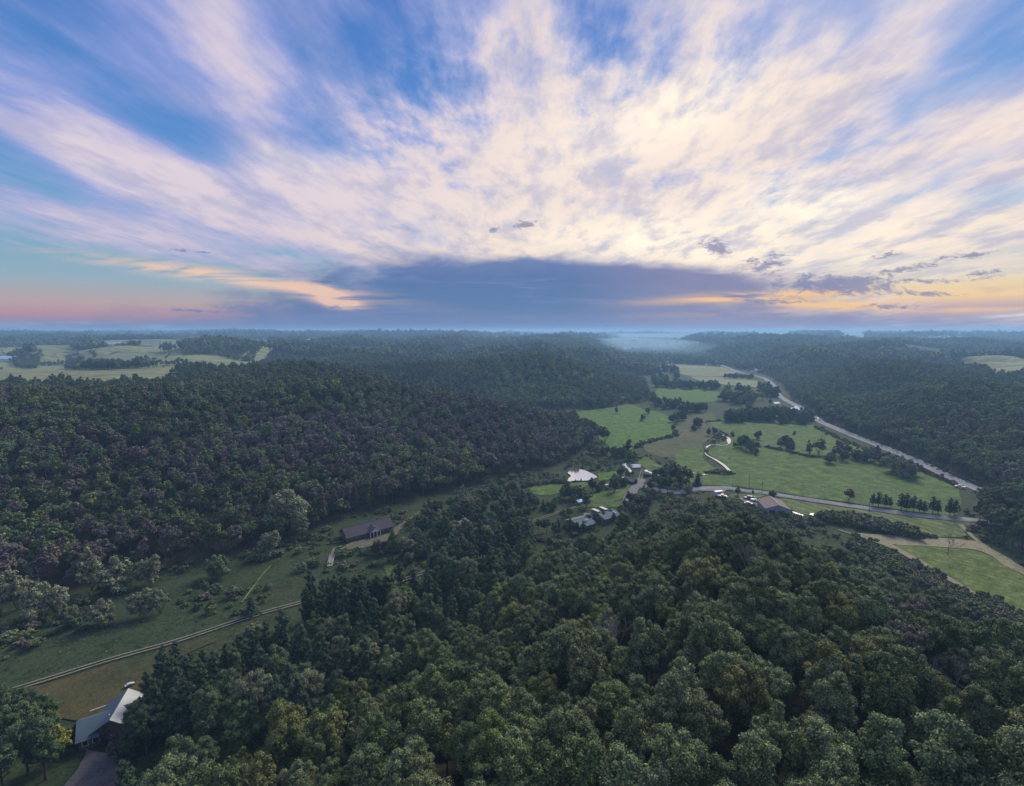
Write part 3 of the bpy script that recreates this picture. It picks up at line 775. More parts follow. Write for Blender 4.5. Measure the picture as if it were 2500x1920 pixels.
def tubes(name, segs, sides=5):
    """segs: (p0, p1, r0, r1) tapered limbs in one mesh."""
    V, F = [], []
    for p0, p1, r0, r1 in segs:
        p0, p1 = np.array(p0, float), np.array(p1, float)
        d = unit(p1 - p0); a = unit(np.cross(d, [0.31, 0.9, 0.3])); b = np.cross(d, a)
        o = len(V)
        for p, q in ((p0, r0), (p1, r1)):
            for k in range(sides):
                t = 2 * math.pi * k / sides
                V.append(p + (a * math.cos(t) + b * math.sin(t)) * q)
        for k in range(sides):
            F.append((o + k, o + (k + 1) % sides, o + sides + (k + 1) % sides, o + sides + k))
    return mesh_from(name, V, F)

def trunk_mesh(name, r, h, zb, R, r0=0.32):
    segs = [((0, 0, -1.0), (0.1, 0.05, zb * 0.6), r0 * 1.25, r0 * 0.85), ((0.1, 0.05, zb * 0.6), (0.0, 0.15, zb + 1), r0 * 0.85, r0 * 0.65), ((0, .15, zb + 1), (.2, 0, h * 0.86), r0 * .65, .05)]
    for i in range(5):
        a = 2 * math.pi * i / 5 + r.random(); z0 = zb + (h - zb) * 0.45 * r.random()
        p1 = (math.cos(a) * R * .62, math.sin(a) * R * .62, z0 + (h - zb) * (0.25 + .2 * r.random()))
        segs.append(((0, .1, z0), p1, r0 * .42, .05))
    return tubes(name, segs)

def broadleaf(seed, h, R, zb, nl, nleaf, size, core_sub=1):
    r = np.random.default_rng(seed)
    L = lumps_broadleaf(r, R, zb, h, nl, seed * 1.7)
    crown = build_crown('crown', r, L, nleaf, size, core_sub)
    crown.materials.append(M['leaf'])
    tr = trunk_mesh('trunk', r, h, zb, R); tr.materials.append(M['bark'])
    return crown, tr

def spruce(seed, h, R, nb, per, size, irregular=0.0, z0=0.08):
    """Whorled conifer: tiers of drooping boughs carrying needle sprays."""
    r = np.random.default_rng(seed)
    pos, nrm, cl = [], [], []
    tiers = nb
    for i in range(tiers):
        t = (i + r.random() * 0.6) / tiers
        z = h * (z0 + (1 - z0) * t)
        L = R * ((1 - t) ** (0.85 - 0.35 * irregular)) * (0.82 + 0.3 * r.random()) + 0.15
        m = max(4, int(9 * (1 - t * .5)))
        for k in range(m):
            if irregular and r.random() < 0.25: continue
            a = 2 * math.pi * (k + r.random() * .7) / m
            Lk = L * (0.75 + 0.35 * r.random() + irregular * (r.random() - .4))
            q = max(3, int(per * Lk / R))
            s = 0.15 + 0.85 * np.sqrt(r.random(q))
            droop = -0.22 * s * s * Lk + irregular * 0.35 * s * Lk
            side = (r.random(q) - .5) * 0.55 * Lk * (1.1 - s * .6)
            p = np.stack([np.cos(a) * s * Lk - np.sin(a) * side, np.sin(a) * s * Lk + np.cos(a) * side, z + droop + (r.random(q) - .5) * .25], 1)
            pos.append(p); n = np.stack([np.cos(a) * .45 * np.ones(q), np.sin(a) * .45 * np.ones(q), np.ones(q)], 1)
            nrm.append(n + r.normal(size=n.shape) * .45); cl.append(np.full(q, r.random() ** 2))
    pos, nrm, cl = np.concatenate(pos), np.concatenate(nrm), np.concatenate(cl)
    V, F = leaf_quads(pos, nrm, np.full(len(pos), size), r, 1.35)
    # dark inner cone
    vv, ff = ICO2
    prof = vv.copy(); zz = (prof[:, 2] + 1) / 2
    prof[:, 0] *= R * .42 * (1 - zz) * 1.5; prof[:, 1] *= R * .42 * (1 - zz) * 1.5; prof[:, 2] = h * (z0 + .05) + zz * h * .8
    me = bpy.data.meshes.new('crown')
    me.vertices.add(len(V) + len(prof)); me.vertices.foreach_set('co', np.concatenate([V, prof]).astype(np.float32).ravel())
    loops = np.concatenate([F.ravel(), (ff + len(V)).ravel()]).astype(np.int32)
    me.loops.add(len(loops)); me.loops.foreach_set('vertex_index', loops)
    ls = np.concatenate([np.arange(len(F)) * 4, len(F) * 4 + np.arange(len(ff)) * 3]).astype(np.int32)
    me.polygons.add(len(ls)); me.polygons.foreach_set('loop_start', ls); me.update(calc_edges=True)
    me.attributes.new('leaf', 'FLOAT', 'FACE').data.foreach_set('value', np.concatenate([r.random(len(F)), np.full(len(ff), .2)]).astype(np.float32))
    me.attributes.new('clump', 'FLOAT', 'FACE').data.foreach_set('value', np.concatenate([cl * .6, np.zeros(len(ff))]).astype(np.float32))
    me.materials.append(M['leaf'])
    tr = tubes('trunk', [((0, 0, -1), (0, 0, h * .5), .28, .18), ((0, 0, h * .5), (0, 0, h * .97), .18, .03)], 6); tr.materials.append(M['bark'])
    return me, tr

def bare(seed, h, spread=.45):
    r = np.random.default_rng(seed); segs = []
    def grow(p, d, L, q, lev):
        p1 = p + d * L; segs.append((p, p1, q, q * .7))
        if lev == 0: return
        for k in range(2 if lev > 4 else 3):
            nd = unit(d + r.normal(size=3) * spread + np.array([0, 0, .12])); grow(p1, nd, L * (.66 + .2 * r.random()), q * .62, lev - 1)
    grow(np.array([0, 0, -.5]), np.array([0.03, 0, 1.0]), h * .30, .26, 5)
    me = tubes('branches', segs, 3); me.materials.append(M['grey_bark'])
    return me

NEAR = [broadleaf(100 + i, h, R, zb, nl, 8200, 0.155) for i, (h, R, zb, nl) in enumerate([(17, 5.2, 3, 74), (16, 4.6, 3, 66), (18, 5.6, 3.5, 84), (15, 4.2, 2, 62), (18.5, 4.4, 3, 70), (16.5, 6.0, 3.5, 88), (14, 3.6, 2, 56), (17, 5.0, 4, 68)])]
MIDT = [broadleaf(200 + i, h, R, zb, nl, 1500, 0.36) for i, (h, R, zb, nl) in enumerate([(16, 4.8, 6, 36), (15, 4.2, 5, 32), (17, 5.2, 6, 40), (14, 3.9, 4.5, 30), (17.5, 4.0, 6, 34), (15.5, 5.6, 6, 40), (18, 3.2, 6, 30), (12, 3.4, 3, 28)])]
FART = [broadleaf(300 + i, h, R, zb, nl, 240, 0.95) for i, (h, R, zb, nl) in enumerate([(15, 4.8, 4, 12), (14, 4.4, 4, 11), (16, 5.4, 4, 13), (13, 4.0, 3, 10)])]
VALT = [broadleaf(400 + i, h, R, zb, nl, 4200, 0.19) for i, (h, R, zb, nl) in enumerate([(9, 4.0, -1.2, 52), (11, 3.8, -1.2, 54), (8, 4.4, -1.2, 54), (12, 3.1, -1.0, 50), (7, 3.4, -1.6, 44)])]
SHRUB = [broadleaf(500 + i, h, R, zb, nl, 520, 0.26) for i, (h, R, zb, nl) in enumerate([(2.6, 1.9, .1, 14), (2.0, 1.6, .05, 12), (3.2, 2.2, .3, 16), (1.5, 1.5, .0, 10)])]
SPRUCE = [spruce(600, 17, 4.0, 30, 30, .19), spruce(601, 14, 3.7, 26, 30, .19), spruce(602, 10, 3.1, 20, 26, .17)]
def pine(seed, h, R, zb, nleaf, size):
    """Tall pine: tiers of soft plumes round a straight stem."""
    r = np.random.default_rng(seed); L = []
    for i in range(13):
        t = i / 12; z = zb + (h - zb) * t
        rad = R * (1 - .92 * t ** 2.8) ** 0.8 * (.72 + .45 * r.random()) * (0.8 if i == 0 else 1)
        m = max(1, int(7 * (1 - t * .75)))
        for k in range(m):
            a = 2 * math.pi * (k + .8 * r.random()) / m; q = rad * (.55 + .35 * r.random())
            L.append((np.array([math.cos(a) * q, math.sin(a) * q, z + (r.random() - .5) * 1.2]), R * (.17 + .12 * r.random())))
        L.append((np.array([0, 0, z]), max(.5, rad * .45)))
    me = build_crown('crown', r, L, nleaf, size, 1, .72, .7); me.materials.append(M['leaf'])
    tr = tubes('trunk', [((0, 0, -1), (0, 0, h * .5), .30, .2), ((0, 0, h * .5), (0, 0, h * .97), .2, .03)], 6); tr.materials.append(M['bark'])
    return me, tr
PINE = [pine(610, 21, 3.9, 6, 3600, .20), pine(611, 19, 3.5, 5, 3400, .20), pine(612, 22, 4.3, 5, 3800, .20)]
BARE = [bare(700, 13), bare(701, 15, .40)]
COLUMN = [broadleaf(710, 12, 1.9, .6, 34, 2200, .2), broadleaf(711, 9, 1.5, .3, 26, 1600, .2)]

# ------------------------------------------------------------------ scattering a wood as one mass
def scatter(name, pts, scl, rot, idx, tint, protos, label, cat='forest'):
    n = len(pts)
    me = bpy.data.meshes.new(name)
    me.vertices.add(n); me.vertices.foreach_set('co', np.asarray(pts, np.float32).ravel())
    def at(nm, ty, key, a): me.attributes.new(nm, ty, 'POINT').data.foreach_set(key, np.ascontiguousarray(a).ravel())
    at('rotz', 'FLOAT', 'value', np.asarray(rot, np.float32)); at('pick', 'INT', 'value', np.asarray(idx, np.int32))
    at('size', 'FLOAT_VECTOR', 'vector', np.asarray(scl, np.float32))
    at('tint', 'FLOAT_COLOR', 'color', np.column_stack([tint, np.ones(n)]).astype(np.float32))
    o = link(name, me, M['leaf_i']); tag(o, label, cat, kind='stuff')
    ng = bpy.data.node_groups.new(name, 'GeometryNodeTree')
    ng.interface.new_socket('Geometry', in_out='INPUT', socket_type='NodeSocketGeometry')
    ng.interface.new_socket('Geometry', in_out='OUTPUT', socket_type='NodeSocketGeometry')
    N = ng.nodes.new; Lk = ng.links.new
    gi, go = N('NodeGroupInput'), N('NodeGroupOutput')
    jn = N('GeometryNodeJoinGeometry')
    for p in reversed(protos):
        inf = N('GeometryNodeObjectInfo'); inf.inputs['Object'].default_value = p; inf.transform_space = 'ORIGINAL'
        gti = N('GeometryNodeGeometryToInstance'); Lk(inf.outputs['Geometry'], gti.inputs[0]); Lk(gti.outputs[0], jn.inputs[0])
    iop = N('GeometryNodeInstanceOnPoints'); iop.inputs['Pick Instance'].default_value = True
    def attr(nm, ty):
        a = N('GeometryNodeInputNamedAttribute'); a.data_type = ty; a.inputs[0].default_value = nm; return a.outputs[0]
    mp = N('GeometryNodeMeshToPoints'); Lk(gi.outputs[0], mp.inputs[0])
    Lk(mp.outputs[0], iop.inputs['Points']); Lk(jn.outputs[0], iop.inputs['Instance'])
    Lk(attr('pick', 'INT'), iop.inputs['Instance Index']); Lk(attr('size', 'FLOAT_VECTOR'), iop.inputs['Scale'])
    cx = N('ShaderNodeCombineXYZ'); Lk(attr('rotz', 'FLOAT'), cx.inputs[2])
    er = N('FunctionNodeEulerToRotation'); Lk(cx.outputs[0], er.inputs[0]); Lk(er.outputs[0], iop.inputs['Rotation'])
    Lk(iop.outputs[0], go.inputs[0])
    md = o.modifiers.new('scatter', 'NODES'); md.node_group = ng
    return o
def proto(pair, name):
    """Crown with its trunk as one mesh, for masses only."""
    bm = bmesh.new(); bm.from_mesh(pair[0])
    me = bpy.data.meshes.new(name); nc = len(bm.faces)
    if len(pair) > 1 and pair[1] is not None: bm.from_mesh(pair[1])
    bm.to_mesh(me); bm.free()
    me.materials.append(M['leaf_i']); me.materials.append(M['bark'])
    mi = np.zeros(len(me.polygons), np.int32); mi[nc:] = 1; me.polygons.foreach_set('material_index', mi)
    return bpy.data.objects.new(name, me)
P_MID = [proto(t, 'tree_form') for t in MIDT]
P_NEAR = [proto(t, 'tree_form') for t in NEAR]
P_FAR = [proto(t, 'tree_form') for t in FART]
P_SHRUB = [proto((t[0], None), 'shrub_form') for t in SHRUB]

def jgrid(x0, x1, y0, y1, s, jit=0.8):
    gx, gy = np.meshgrid(np.arange(x0, x1, s), np.arange(y0, y1, s * .9))
    gx = gx + (np.arange(gx.shape[0]) % 2)[:, None] * s * .5
    x, y = gx.ravel(), gy.ravel()
    return x + (rng.random(len(x)) - .5) * s * jit, y + (rng.random(len(x)) - .5) * s * jit
def in_any(x, y, polys, pad=0.0):
    m = np.zeros(len(x), bool)
    for pl in polys:
        a = np.array(pl); lo, hi = a.min(0) - pad, a.max(0) + pad
        k = np.nonzero((x > lo[0]) & (x < hi[0]) & (y > lo[1]) & (y < hi[1]))[0]
        if len(k):
            d, i = poly_dist(x[k], y[k], pl); m[k] |= i | (d < pad)
    return m
def in_view(x, y, mg=1.18):
    """Roughly the country the photograph looks over, with a margin to the sides."""
    return (np.abs(x) < y * mg + 60)
DARK, GREY, OLIVE, YELLOW, BROWN, BLUE = [np.array(c) for c in ((.072, .108, .046), (.108, .150, .076), (.116, .146, .052), (.20, .26, .046), (.112, .105, .098), (.084, .128, .058))]
def tints(n, w, x=None, y=None, patch=45.0, spread=3.2):
    """Crown colours; with places given, kinds grow in patches."""
    pal = np.array([DARK, GREY, OLIVE, YELLOW, BROWN, BLUE]); w = np.array(w, float)
    if w.ndim == 1: w = np.tile(w, (n, 1))
    sc = np.log(np.maximum(w, 1e-5)) - np.log(-np.log(np.clip(rng.random((n, 6)), 1e-9, 1 - 1e-9)))
    if x is not None:
        for i in range(6):
            if i != 3: sc[:, i] += spread * 2 * (fbm(x / patch + 13.7 * i, y / patch + 5.3 * i, 2) - .5)
    k = sc.argmax(1)
    t = pal[k] * (0.80 + 0.4 * rng.random((n, 1))) * (1 + 0.03 * rng.normal(size=(n, 3)))
    return np.clip(t, .01, .4), k

# ------------------------------------------------------------------ places kept free of scattered trees (yards and footprints)
def disc(c, r): return [(c[0] + r * math.cos(t), c[1] + r * math.sin(t)) for t in np.linspace(0, 2 * math.pi, 14)[:-1]]
KEEP_CLEAR = [disc(P(*c5(950, 500)), 17), disc(P(*c5(850, 530)), 10), disc(P(*c5(1050, 470)), 10), disc(P(1420, 1268), 11), disc(P(1465, 1256), 12), disc(P(1495, 1250), 10), disc(P(1900, 1232), 13), disc(P(1905, 1252), 11), disc(P(1935, 1262), 9), disc(P(1860, 1238), 9), disc(P(1925, 1242), 8), disc(P(1880, 1225), 10),
              disc(P(1950, 1255), 6), disc(P(1980, 1262), 6), disc(P(265, 1740), 13), disc(P(320, 1735), 10), disc(P(300, 1700), 9), disc(P(215, 1760), 10), disc(P(*c4(1120, 330)), 9), disc(P(*c4(1060, 390)), 9), disc(P(*c4(1180, 248)), 10),
              disc(P(*c7(80, 455)), 6), disc(P(*c7(150, 480)), 7), disc(P(*c7(230, 515)), 6), disc(P(*c4(1740, 395)), 7), disc(P(*c6(600, 1610)), 11), disc(P(*c6(640, 1690)), 12), disc(P(*c6(600, 1520)), 6), disc(P(*c5(1935, 690)), 4), disc(P(*c5(1670, 425)), 5),
              disc(P(*c5(655, 680)), 4)]

# ------------------------------------------------------------------ woods on the hills (masses)
ROAD_CLEAR = [HIGHWAY, LOCAL]
def clear_of_roads(x, y, w):
    m = np.ones(len(x), bool)
    for l in ROAD_CLEAR:
        d, _ = poly_dist(x, y, l[::3], False); m &= d > w
    return m
def wood(name, x, y, protos, weights, label, smin=.75, smax=1.2, sink=0.3, low=None):
    n = len(x); z = height(x, y) - sink
    w = np.tile(np.array(weights, float), (n, 1))
    if name == 'hillside_wood':
        lowz = sstep((36 - z) / 20.0); w[:, 4] *= 1 + 16.0 * lowz; w[:, 0] *= 1 - .4 * lowz; w[:, 3] *= 1 - .9 * lowz  # shade low on the hillside is put into the crown colours as mauve-brown
    t, _ = tints(n, w, x, y, 55.0)
    # stands differ in tone from place to place
    tone = fbm(x / 70.0 + 31, y / 70.0 + 17, 3)[:, None]
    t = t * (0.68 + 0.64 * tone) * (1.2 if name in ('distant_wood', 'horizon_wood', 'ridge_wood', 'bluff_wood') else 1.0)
    s = smin + (smax - smin) * rng.random(n)
    if low is not None: s = np.where(low, s * .74, s)
    sc = np.column_stack([s * (.9 + .25 * rng.random(n)), s * (.9 + .25 * rng.random(n)), s * (.88 + .24 * rng.random(n))])
    return scatter(name, np.column_stack([x, y, z]), sc, rng.random(n) * 6.28, rng.integers(0, len(protos), n), t, protos, label)

# middle distance hills
x, y = jgrid(-1500, 1500, 60, 1150, 5.8, .95)
dv, iv = poly_dist(x, y, VALLEY); ds, isp = poly_dist(x, y, SPUR)
k = ~iv & ~isp & (dv > 2) & in_view(x, y); x, y = x[k], y[k]
upl = in_any(x, y, [UPLAND]); cl = in_any(x, y, CLUMPS)
k = np.where(upl, cl | (fbm(x / 60 + 3, y / 60, 2) > .78), ~in_any(x, y, FIELDS, 1.0)) & clear_of_roads(x, y, 9); x, y = x[k], y[k]
lf = (x < 0.16 * y + 30)
near_hill = lf & (y < 640 - 0.25 * x) 
W_LEFT, W_RIGHT = (3, 4.5, 1.2, .10, 1.2, 2.2), (3, 3, 2.4, .12, 1.2, 2.0)
wood('hillside_wood', x[near_hill], y[near_hill], P_MID, W_LEFT, 'dark broadleaf wood covering the long hillside left of the valley', .48, .98)
k = lf & ~near_hill
wood('ridge_wood', x[k], y[k], P_MID, (3, 3.2, 1.6, .15, 1.0, 2.2), 'dark wood on the second ridge and the upland behind the hillside', .52, 1.0, low=x[k] < -60)
k = ~lf
wood('bluff_wood', x[k], y[k], P_MID, W_RIGHT, 'dark broadleaf wood on the bluffs right of the highway', .52, 1.0, low=y[k] > 680)
# far hills
x, y = jgrid(-3400, 3400, 1150, 3000, 12.5)
dv, iv = poly_dist(x, y, VALLEY)
open_ = fbm(x / 420 + 40, y / 260 + 3, 3) > 0.57
k = (~iv | ((y > 1330) & (fbm(x / 60 + 8, y / 90 + 8, 2) > .42))) & in_view(x, y, 1.12) & ~open_ & clear_of_roads(x, y, 14); x, y = x[k], y[k]
upl = in_any(x, y, [UPLAND]); cl = in_any(x, y, CLUMPS)
k = np.where(upl, cl, ~in_any(x, y, FIELDS, 2.0)); x, y = x[k], y[k]
wood('distant_wood', x, y, P_FAR, (4, 2, 1, .1, 1, 2), 'distant dark woods on the ridges and bluffs toward the horizon', 1.0, 1.6)
x, y = jgrid(-7000, 7000, 3000, 6400, 31)
dv, iv = poly_dist(x, y, VALLEY)
open_ = fbm(x / 800 + 40, y / 420 + 3, 3) > 0.50
k = in_view(x, y, 1.08) & ~open_; x, y = x[k], y[k]
k = ~in_any(x, y, FIELDS, 2.0); x, y = x[k], y[k]
wood('horizon_wood', x, y, P_FAR, (4, 2, 1, .0, 1, 2), 'farthest woods fading into haze below the horizon', 1.7, 3.2)

# ------------------------------------------------------------------ the near spur: nearest trees one by one, the rest as a mass
x, y = jgrid(-140, 330, 10, 300, 6.3, .9)
ds, isp = poly_dist(x, y, SPUR)
BARE_SPOTS = [hit(1015, 1760, 4), hit(1820, 1450, 3), hit(1925, 1610, 3), hit(1520, 1620, 3), hit(2330, 1700, 3), hit(700, 1800, 3)]
k = isp & in_view(x, y, 1.15) & (ds > 1.5); x, y = x[k], y[k]
k = ~in_any(x, y, FIELDS_VALLEY + KEEP_CLEAR, 2.0); x, y = x[k], y[k]
for bx_, by_ in BARE_SPOTS:
    k = np.hypot(x - bx_, y - by_) > 5.5; x, y = x[k], y[k]
z = height(x, y)
def to_px(x, y, z):
    """Photograph pixel of a place (to list which trees show largest)."""
    d = y * CP - (z - CAM_H) * SP; v = (y * SP + (z - CAM_H) * CP)
    return 1250 + 1250 * x / d, 960 - 1250 * v / d, d
ux, uy, ud = to_px(x, y, z + 14)
seen = (ux > -60) & (ux < 2560) & (uy < 2010) & (ud > 10)
order = np.argsort(np.where(seen, ud, 1e9))[:300]
one = np.zeros(len(x), bool); one[order] = True
side = np.where(x > 55 + 0.1 * y, 1, 0)          # right flank shows more olive
T0, K0 = tints(len(x), (3.2, 4.4, 1.2, .07, .06, 1.2), x, y, 26, 2.0); T1, K1 = tints(len(x), (2.6, 3.4, 2.6, .14, .25, .8), x, y, 26, 2.0)
T = np.where(side[:, None] == 1, T1, T0); K = np.where(side == 1, K1, K0)
S = .58 + .42 * rng.random(len(x)) + .22 * (rng.random(len(x)) < .12)
rest = ~one
sc = np.column_stack([S, S, S * (.9 + .2 * rng.random(len(x)))])
PI_ = rng.integers(0, len(NEAR), len(x))
scatter('spur_wood', np.column_stack([x, y, z - .3])[rest], sc[rest], rng.random(rest.sum()) * 6.28, PI_[rest], T[rest], P_NEAR, 'remaining broadleaf canopy of the wooded spur below the viewpoint')
TONE = ['dark green', 'grey-green', 'olive', 'bright yellow-green', 'brownish', 'blue-green']
def plant(name, pair, loc, rz, scale, tint, label, cat, group=None, squash=1.0):
    e = empty(name, loc, rz); e.scale = (scale, scale, scale * squash)
    tag(e, label, cat, group)
    for nm, me in (('crown', pair[0]), ('trunk', pair[1])):
        o = bpy.data.objects.new(nm, me); COL.objects.link(o); o.parent = e
        if nm == 'crown': o.color = (*tint, 1.0)
    return e
def zone_of(px, py):
    v = 'along the bottom edge' if py > 1740 else 'in the lower canopy' if py > 1540 else 'halfway up the spur' if py > 1380 else 'near the spur crest'
    h = 'at far left' if px < 800 else 'left of centre' if px < 1250 else 'right of centre' if px < 1850 else 'at far right'
    return v + ' ' + h
for i in order:
    form = 'broad' if PI_[i] in (2, 5) else 'slender' if PI_[i] in (4, 6) else 'rounded'
    plant('broadleaf_tree', NEAR[PI_[i]], (x[i], y[i], z[i] - .3), rng.random() * 6.28, S[i], T[i], f'{TONE[K[i]]} {form} tree {zone_of(ux[i], uy[i])}', 'tree', 'broadleaf trees of the near spur', sc[i, 2] / S[i])

# ------------------------------------------------------------------ building blocks for made things
def plain(name, col, rough=0.7, metal=0.0, var=0.18, scale=1.5, spec=0.3, seams=None):
    m, nt, b = mat(name, rough, spec)
    tcn = nt.nodes.new('ShaderNodeTexCoord'); p = X(nt, tcn.outputs['Object'])
    n = noise(nt, p, scale, 5, 0.65, 0.3); n2 = noise(nt, p, scale * 7, 3, 0.6)
    v = n * (2 * var) + n2 * var + (1 - 1.5 * var)
    if seams:
        w = nt.nodes.new('ShaderNodeTexWave'); w.wave_type = 'BANDS'; w.bands_direction = seams[0]; w.inputs['Scale'].default_value = seams[1]
        nt.links.new(p.s, w.inputs['Vector']); wv = X(nt, w.outputs['Fac'])
        v = v * (wv.ss(0.0, 0.16) * 0.22 + 0.78)
        bump(nt, b, wv.ss(0.0, 0.2), 0.3, 0.05)
    setc(nt, b, mix(nt, 1.0, (*col, 1), combine(nt, v, v, v), 'MULTIPLY'))
    b.inputs['Metallic'].default_value = metal
    return m
M['roof_slate'] = plain('slate_blue_metal_roof', (.095, .14, .175), .7, .0, .14, .6, .08, ('X', 1.6))
M['roof_pale'] = plain('pale_metal_roof', (.40, .44, .42), .5, .0, .08, .6, .5, ('X', 1.6))  # on the farmhouse slope this pale tone is a painted sky reflection
M['roof_grey'] = plain('grey_shingle_roof', (.15, .165, .15), .85, 0, .15, 1.0, .08)
M['roof_mauve'] = plain('mauve_brown_roof', (.088, .078, .092), .9, 0, .28, .35, .06)
M['roof_tan'] = plain('tan_metal_roof', (.20, .160, .145), .75, 0, .16, .4, .08, ('X', 1.2))
M['wall_blue'] = plain('blue_grey_siding', (.22, .29, .36), .6, .1, .12, .8, .3, ('X', 1.4))
M['wall_wood'] = plain('dark_wood_siding', (.13, .10, .08), .8, 0, .2, 1.2, .2, ('Z', 2.0))
M['wall_white'] = plain('white_siding', (.72, .72, .72), .6, 0, .06, .8, .3, ('Z', 2.0))
M['trim'] = plain('white_trim', (.75, .75, .72), .6, 0, .05)
M['glass'] = plain('dark_window_glass', (.03, .035, .045), .12, 0, .05, 1, .6)
M['dark'] = plain('dark_timber', (.05, .045, .04), .8)
M['plank'] = plain('weathered_planks', (.26, .25, .22), .8, 0, .2, 1.0, .2, ('X', 1.0))
M['canvas'] = plain('pale_canvas', (.42, .40, .44), .8, 0, .1)
M['tarp'] = plain('pale_blue_tarp', (.32, .55, .78), .5, 0, .08)
M['paint_white'] = plain('white_paint', (.50, .50, .52), .3, 0, .04, 1, .5)
M['paint_blue'] = plain('blue_paint', (.10, .25, .45), .3, 0, .06, 1, .5)
M['paint_dark'] = plain('dark_paint', (.04, .045, .055), .3, 0, .06, 1, .5)
M['paint_silver'] = plain('silver_paint', (.45, .46, .48), .3, .4, .05, 1, .5)
M['tyre'] = plain('tyre_rubber', (.02, .02, .02), .9)
M['steel'] = plain('galvanised_steel', (.30, .31, .33), .5, .5, .1)
M['pole'] = plain('pole_timber', (.20, .17, .14), .85)
M['film'] = plain('white_plastic_film', (.46, .48, .50), .35, 0, .06, .8, .5)

class MB:
    def __init__(self): self.v, self.f = [], []
    def box(self, x0, x1, y0, y1, z0, z1):
        o = len(self.v)
        self.v += [(x, y, z) for z in (z0, z1) for y in (y0, y1) for x in (x0, x1)]
        self.f += [tuple(o + i for i in q) for q in ((0, 2, 3, 1), (4, 5, 7, 6), (0, 1, 5, 4), (2, 6, 7, 3), (0, 4, 6, 2), (1, 3, 7, 5))]
        return self
    def poly(self, pts):
        o = len(self.v); self.v += [tuple(p) for p in pts]; self.f.append(tuple(range(o, o + len(pts)))); return self
    def prism(self, prof, y0, y1, axis='y'):
        """Closed profile (a, z) run along y (or x)."""
        o = len(self.v); n = len(prof)
        for t in (y0, y1):
            for a, z in prof: self.v.append((a, t, z) if axis == 'y' else (t, a, z))
        for i in range(n): self.f.append((o + i, o + (i + 1) % n, o + n + (i + 1) % n, o + n + i))
        self.f.append(tuple(o + i for i in range(n))[::-1]); self.f.append(tuple(o + n + i for i in range(n)))
        return self
    def cyl(self, p0, p1, r0, r1=None, n=10):
        r1 = r0 if r1 is None else r1
        p0, p1 = np.array(p0, float), np.array(p1, float); d = unit(p1 - p0)
        a = unit(np.cross(d, [.3, .2, .93] if abs(d[2]) < .9 else [1., 0, 0])); b = np.cross(d, a); o = len(self.v)
        for p, q in ((p0, r0), (p1, r1)):
            for k in range(n):
                t = 2 * math.pi * k / n; self.v.append(tuple(p + (a * math.cos(t) + b * math.sin(t)) * q))
        for k in range(n): self.f.append((o + k, o + (k + 1) % n, o + n + (k + 1) % n, o + n + k))
        self.f.append(tuple(o + k for k in range(n))[::-1]); self.f.append(tuple(o + n + k for k in range(n)))
        return self
    def build(self, name, m, parent=None, bevel=0.0):
        me = mesh_from(name, self.v, self.f)
        bm = bmesh.new(); bm.from_mesh(me); bmesh.ops.recalc_face_normals(bm, faces=bm.faces)
        if bevel: bmesh.ops.bevel(bm, geom=bm.edges[:], offset=bevel, segments=1, affect='EDGES')
        bm.to_mesh(me); bm.free()
        return link(name, me, m, parent)

def slab_roof(L, W, h0, h1, over=0.5, t=0.16, y=0.0):
    """Two pitched slabs, ridge along x."""
    a, b = L / 2 + over, W / 2 + over
    dz = (h1 - h0) / (W / 2)
    e = h0 - over * dz
    s1 = MB().prism([(y - b, e), (y, h1), (y, h1 + t), (y - b, e + t)], -a, a, 'x')
    s2 = MB().prism([(y + b, e), (y + b, e + t), (y, h1 + t), (y, h1)], -a, a, 'x')
    return s1, s2
def gable_body(L, W, h0, h1):
    return MB().prism([(-W / 2, -0.8), (W / 2, -0.8), (W / 2, h0), (0, h1 - .02), (-W / 2, h0)], -L / 2, L / 2, 'x')
def add_windows(root, spots, axis_y, w=1.0, h=1.1, z=1.2, sgn=1):
    for x in spots:
        f = MB().box(x - w / 2 - .1, x + w / 2 + .1, axis_y - .03, axis_y + .03, z - .1, z + h + .1).build('window', M['trim'], root)
        MB().box(x - w / 2, x + w / 2, axis_y - .05, axis_y + .05, z, z + h).build('pane', M['glass'], f)
def house(name, loc, rz, L, W, h0, h1, roof, wall, label, cat='house', group=None, roof2=None, over=.5, windows=True, chimney=None, door=True):
    e = empty(name, (loc[0], loc[1], H1(*loc)), rz); tag(e, label, cat, group)
    gable_body(L, W, h0, h1).build('wall', M[wall], e)
    s1, s2 = slab_roof(L, W, h0, h1, over)
    r1 = s1.build('roof', M[roof], e); s2.build('roof', M[roof2 or roof], e)
    MB().box(-L / 2 - over, L / 2 + over, -.15, .15, h1 + .12, h1 + .24).build('ridge_cap', M[roof], r1)
    if windows:
        n = max(2, int(L / 3.2))
        xs = [(-L / 2) + L * (i + .5) / n for i in range(n)]
        add_windows(e, xs, -W / 2, sgn=-1); add_windows(e, xs[::2], W / 2)
    if door:
        d = MB().box(-.5, .5, -W / 2 - .06, -W / 2 + .02, -.1, 2.05).build('door', M['dark'], e)
        MB().box(.32, .42, -W / 2 - .1, -W / 2 - .05, .95, 1.05).build('handle', M['steel'], d)
    if chimney is not None:
        MB().box(chimney - .35, chimney + .35, W * .12 - .35, W * .12 + .35, h0, h1 + .9).build('chimney', M['wall_wood'], r1)
    return e
def ang(a, b): return math.atan2(b[1] - a[1], b[0] - a[0])
def mid(a, b): return ((a[0] + b[0]) / 2, (a[1] + b[1]) / 2)
def dist(a, b): return math.hypot(a[0] - b[0], a[1] - b[1])

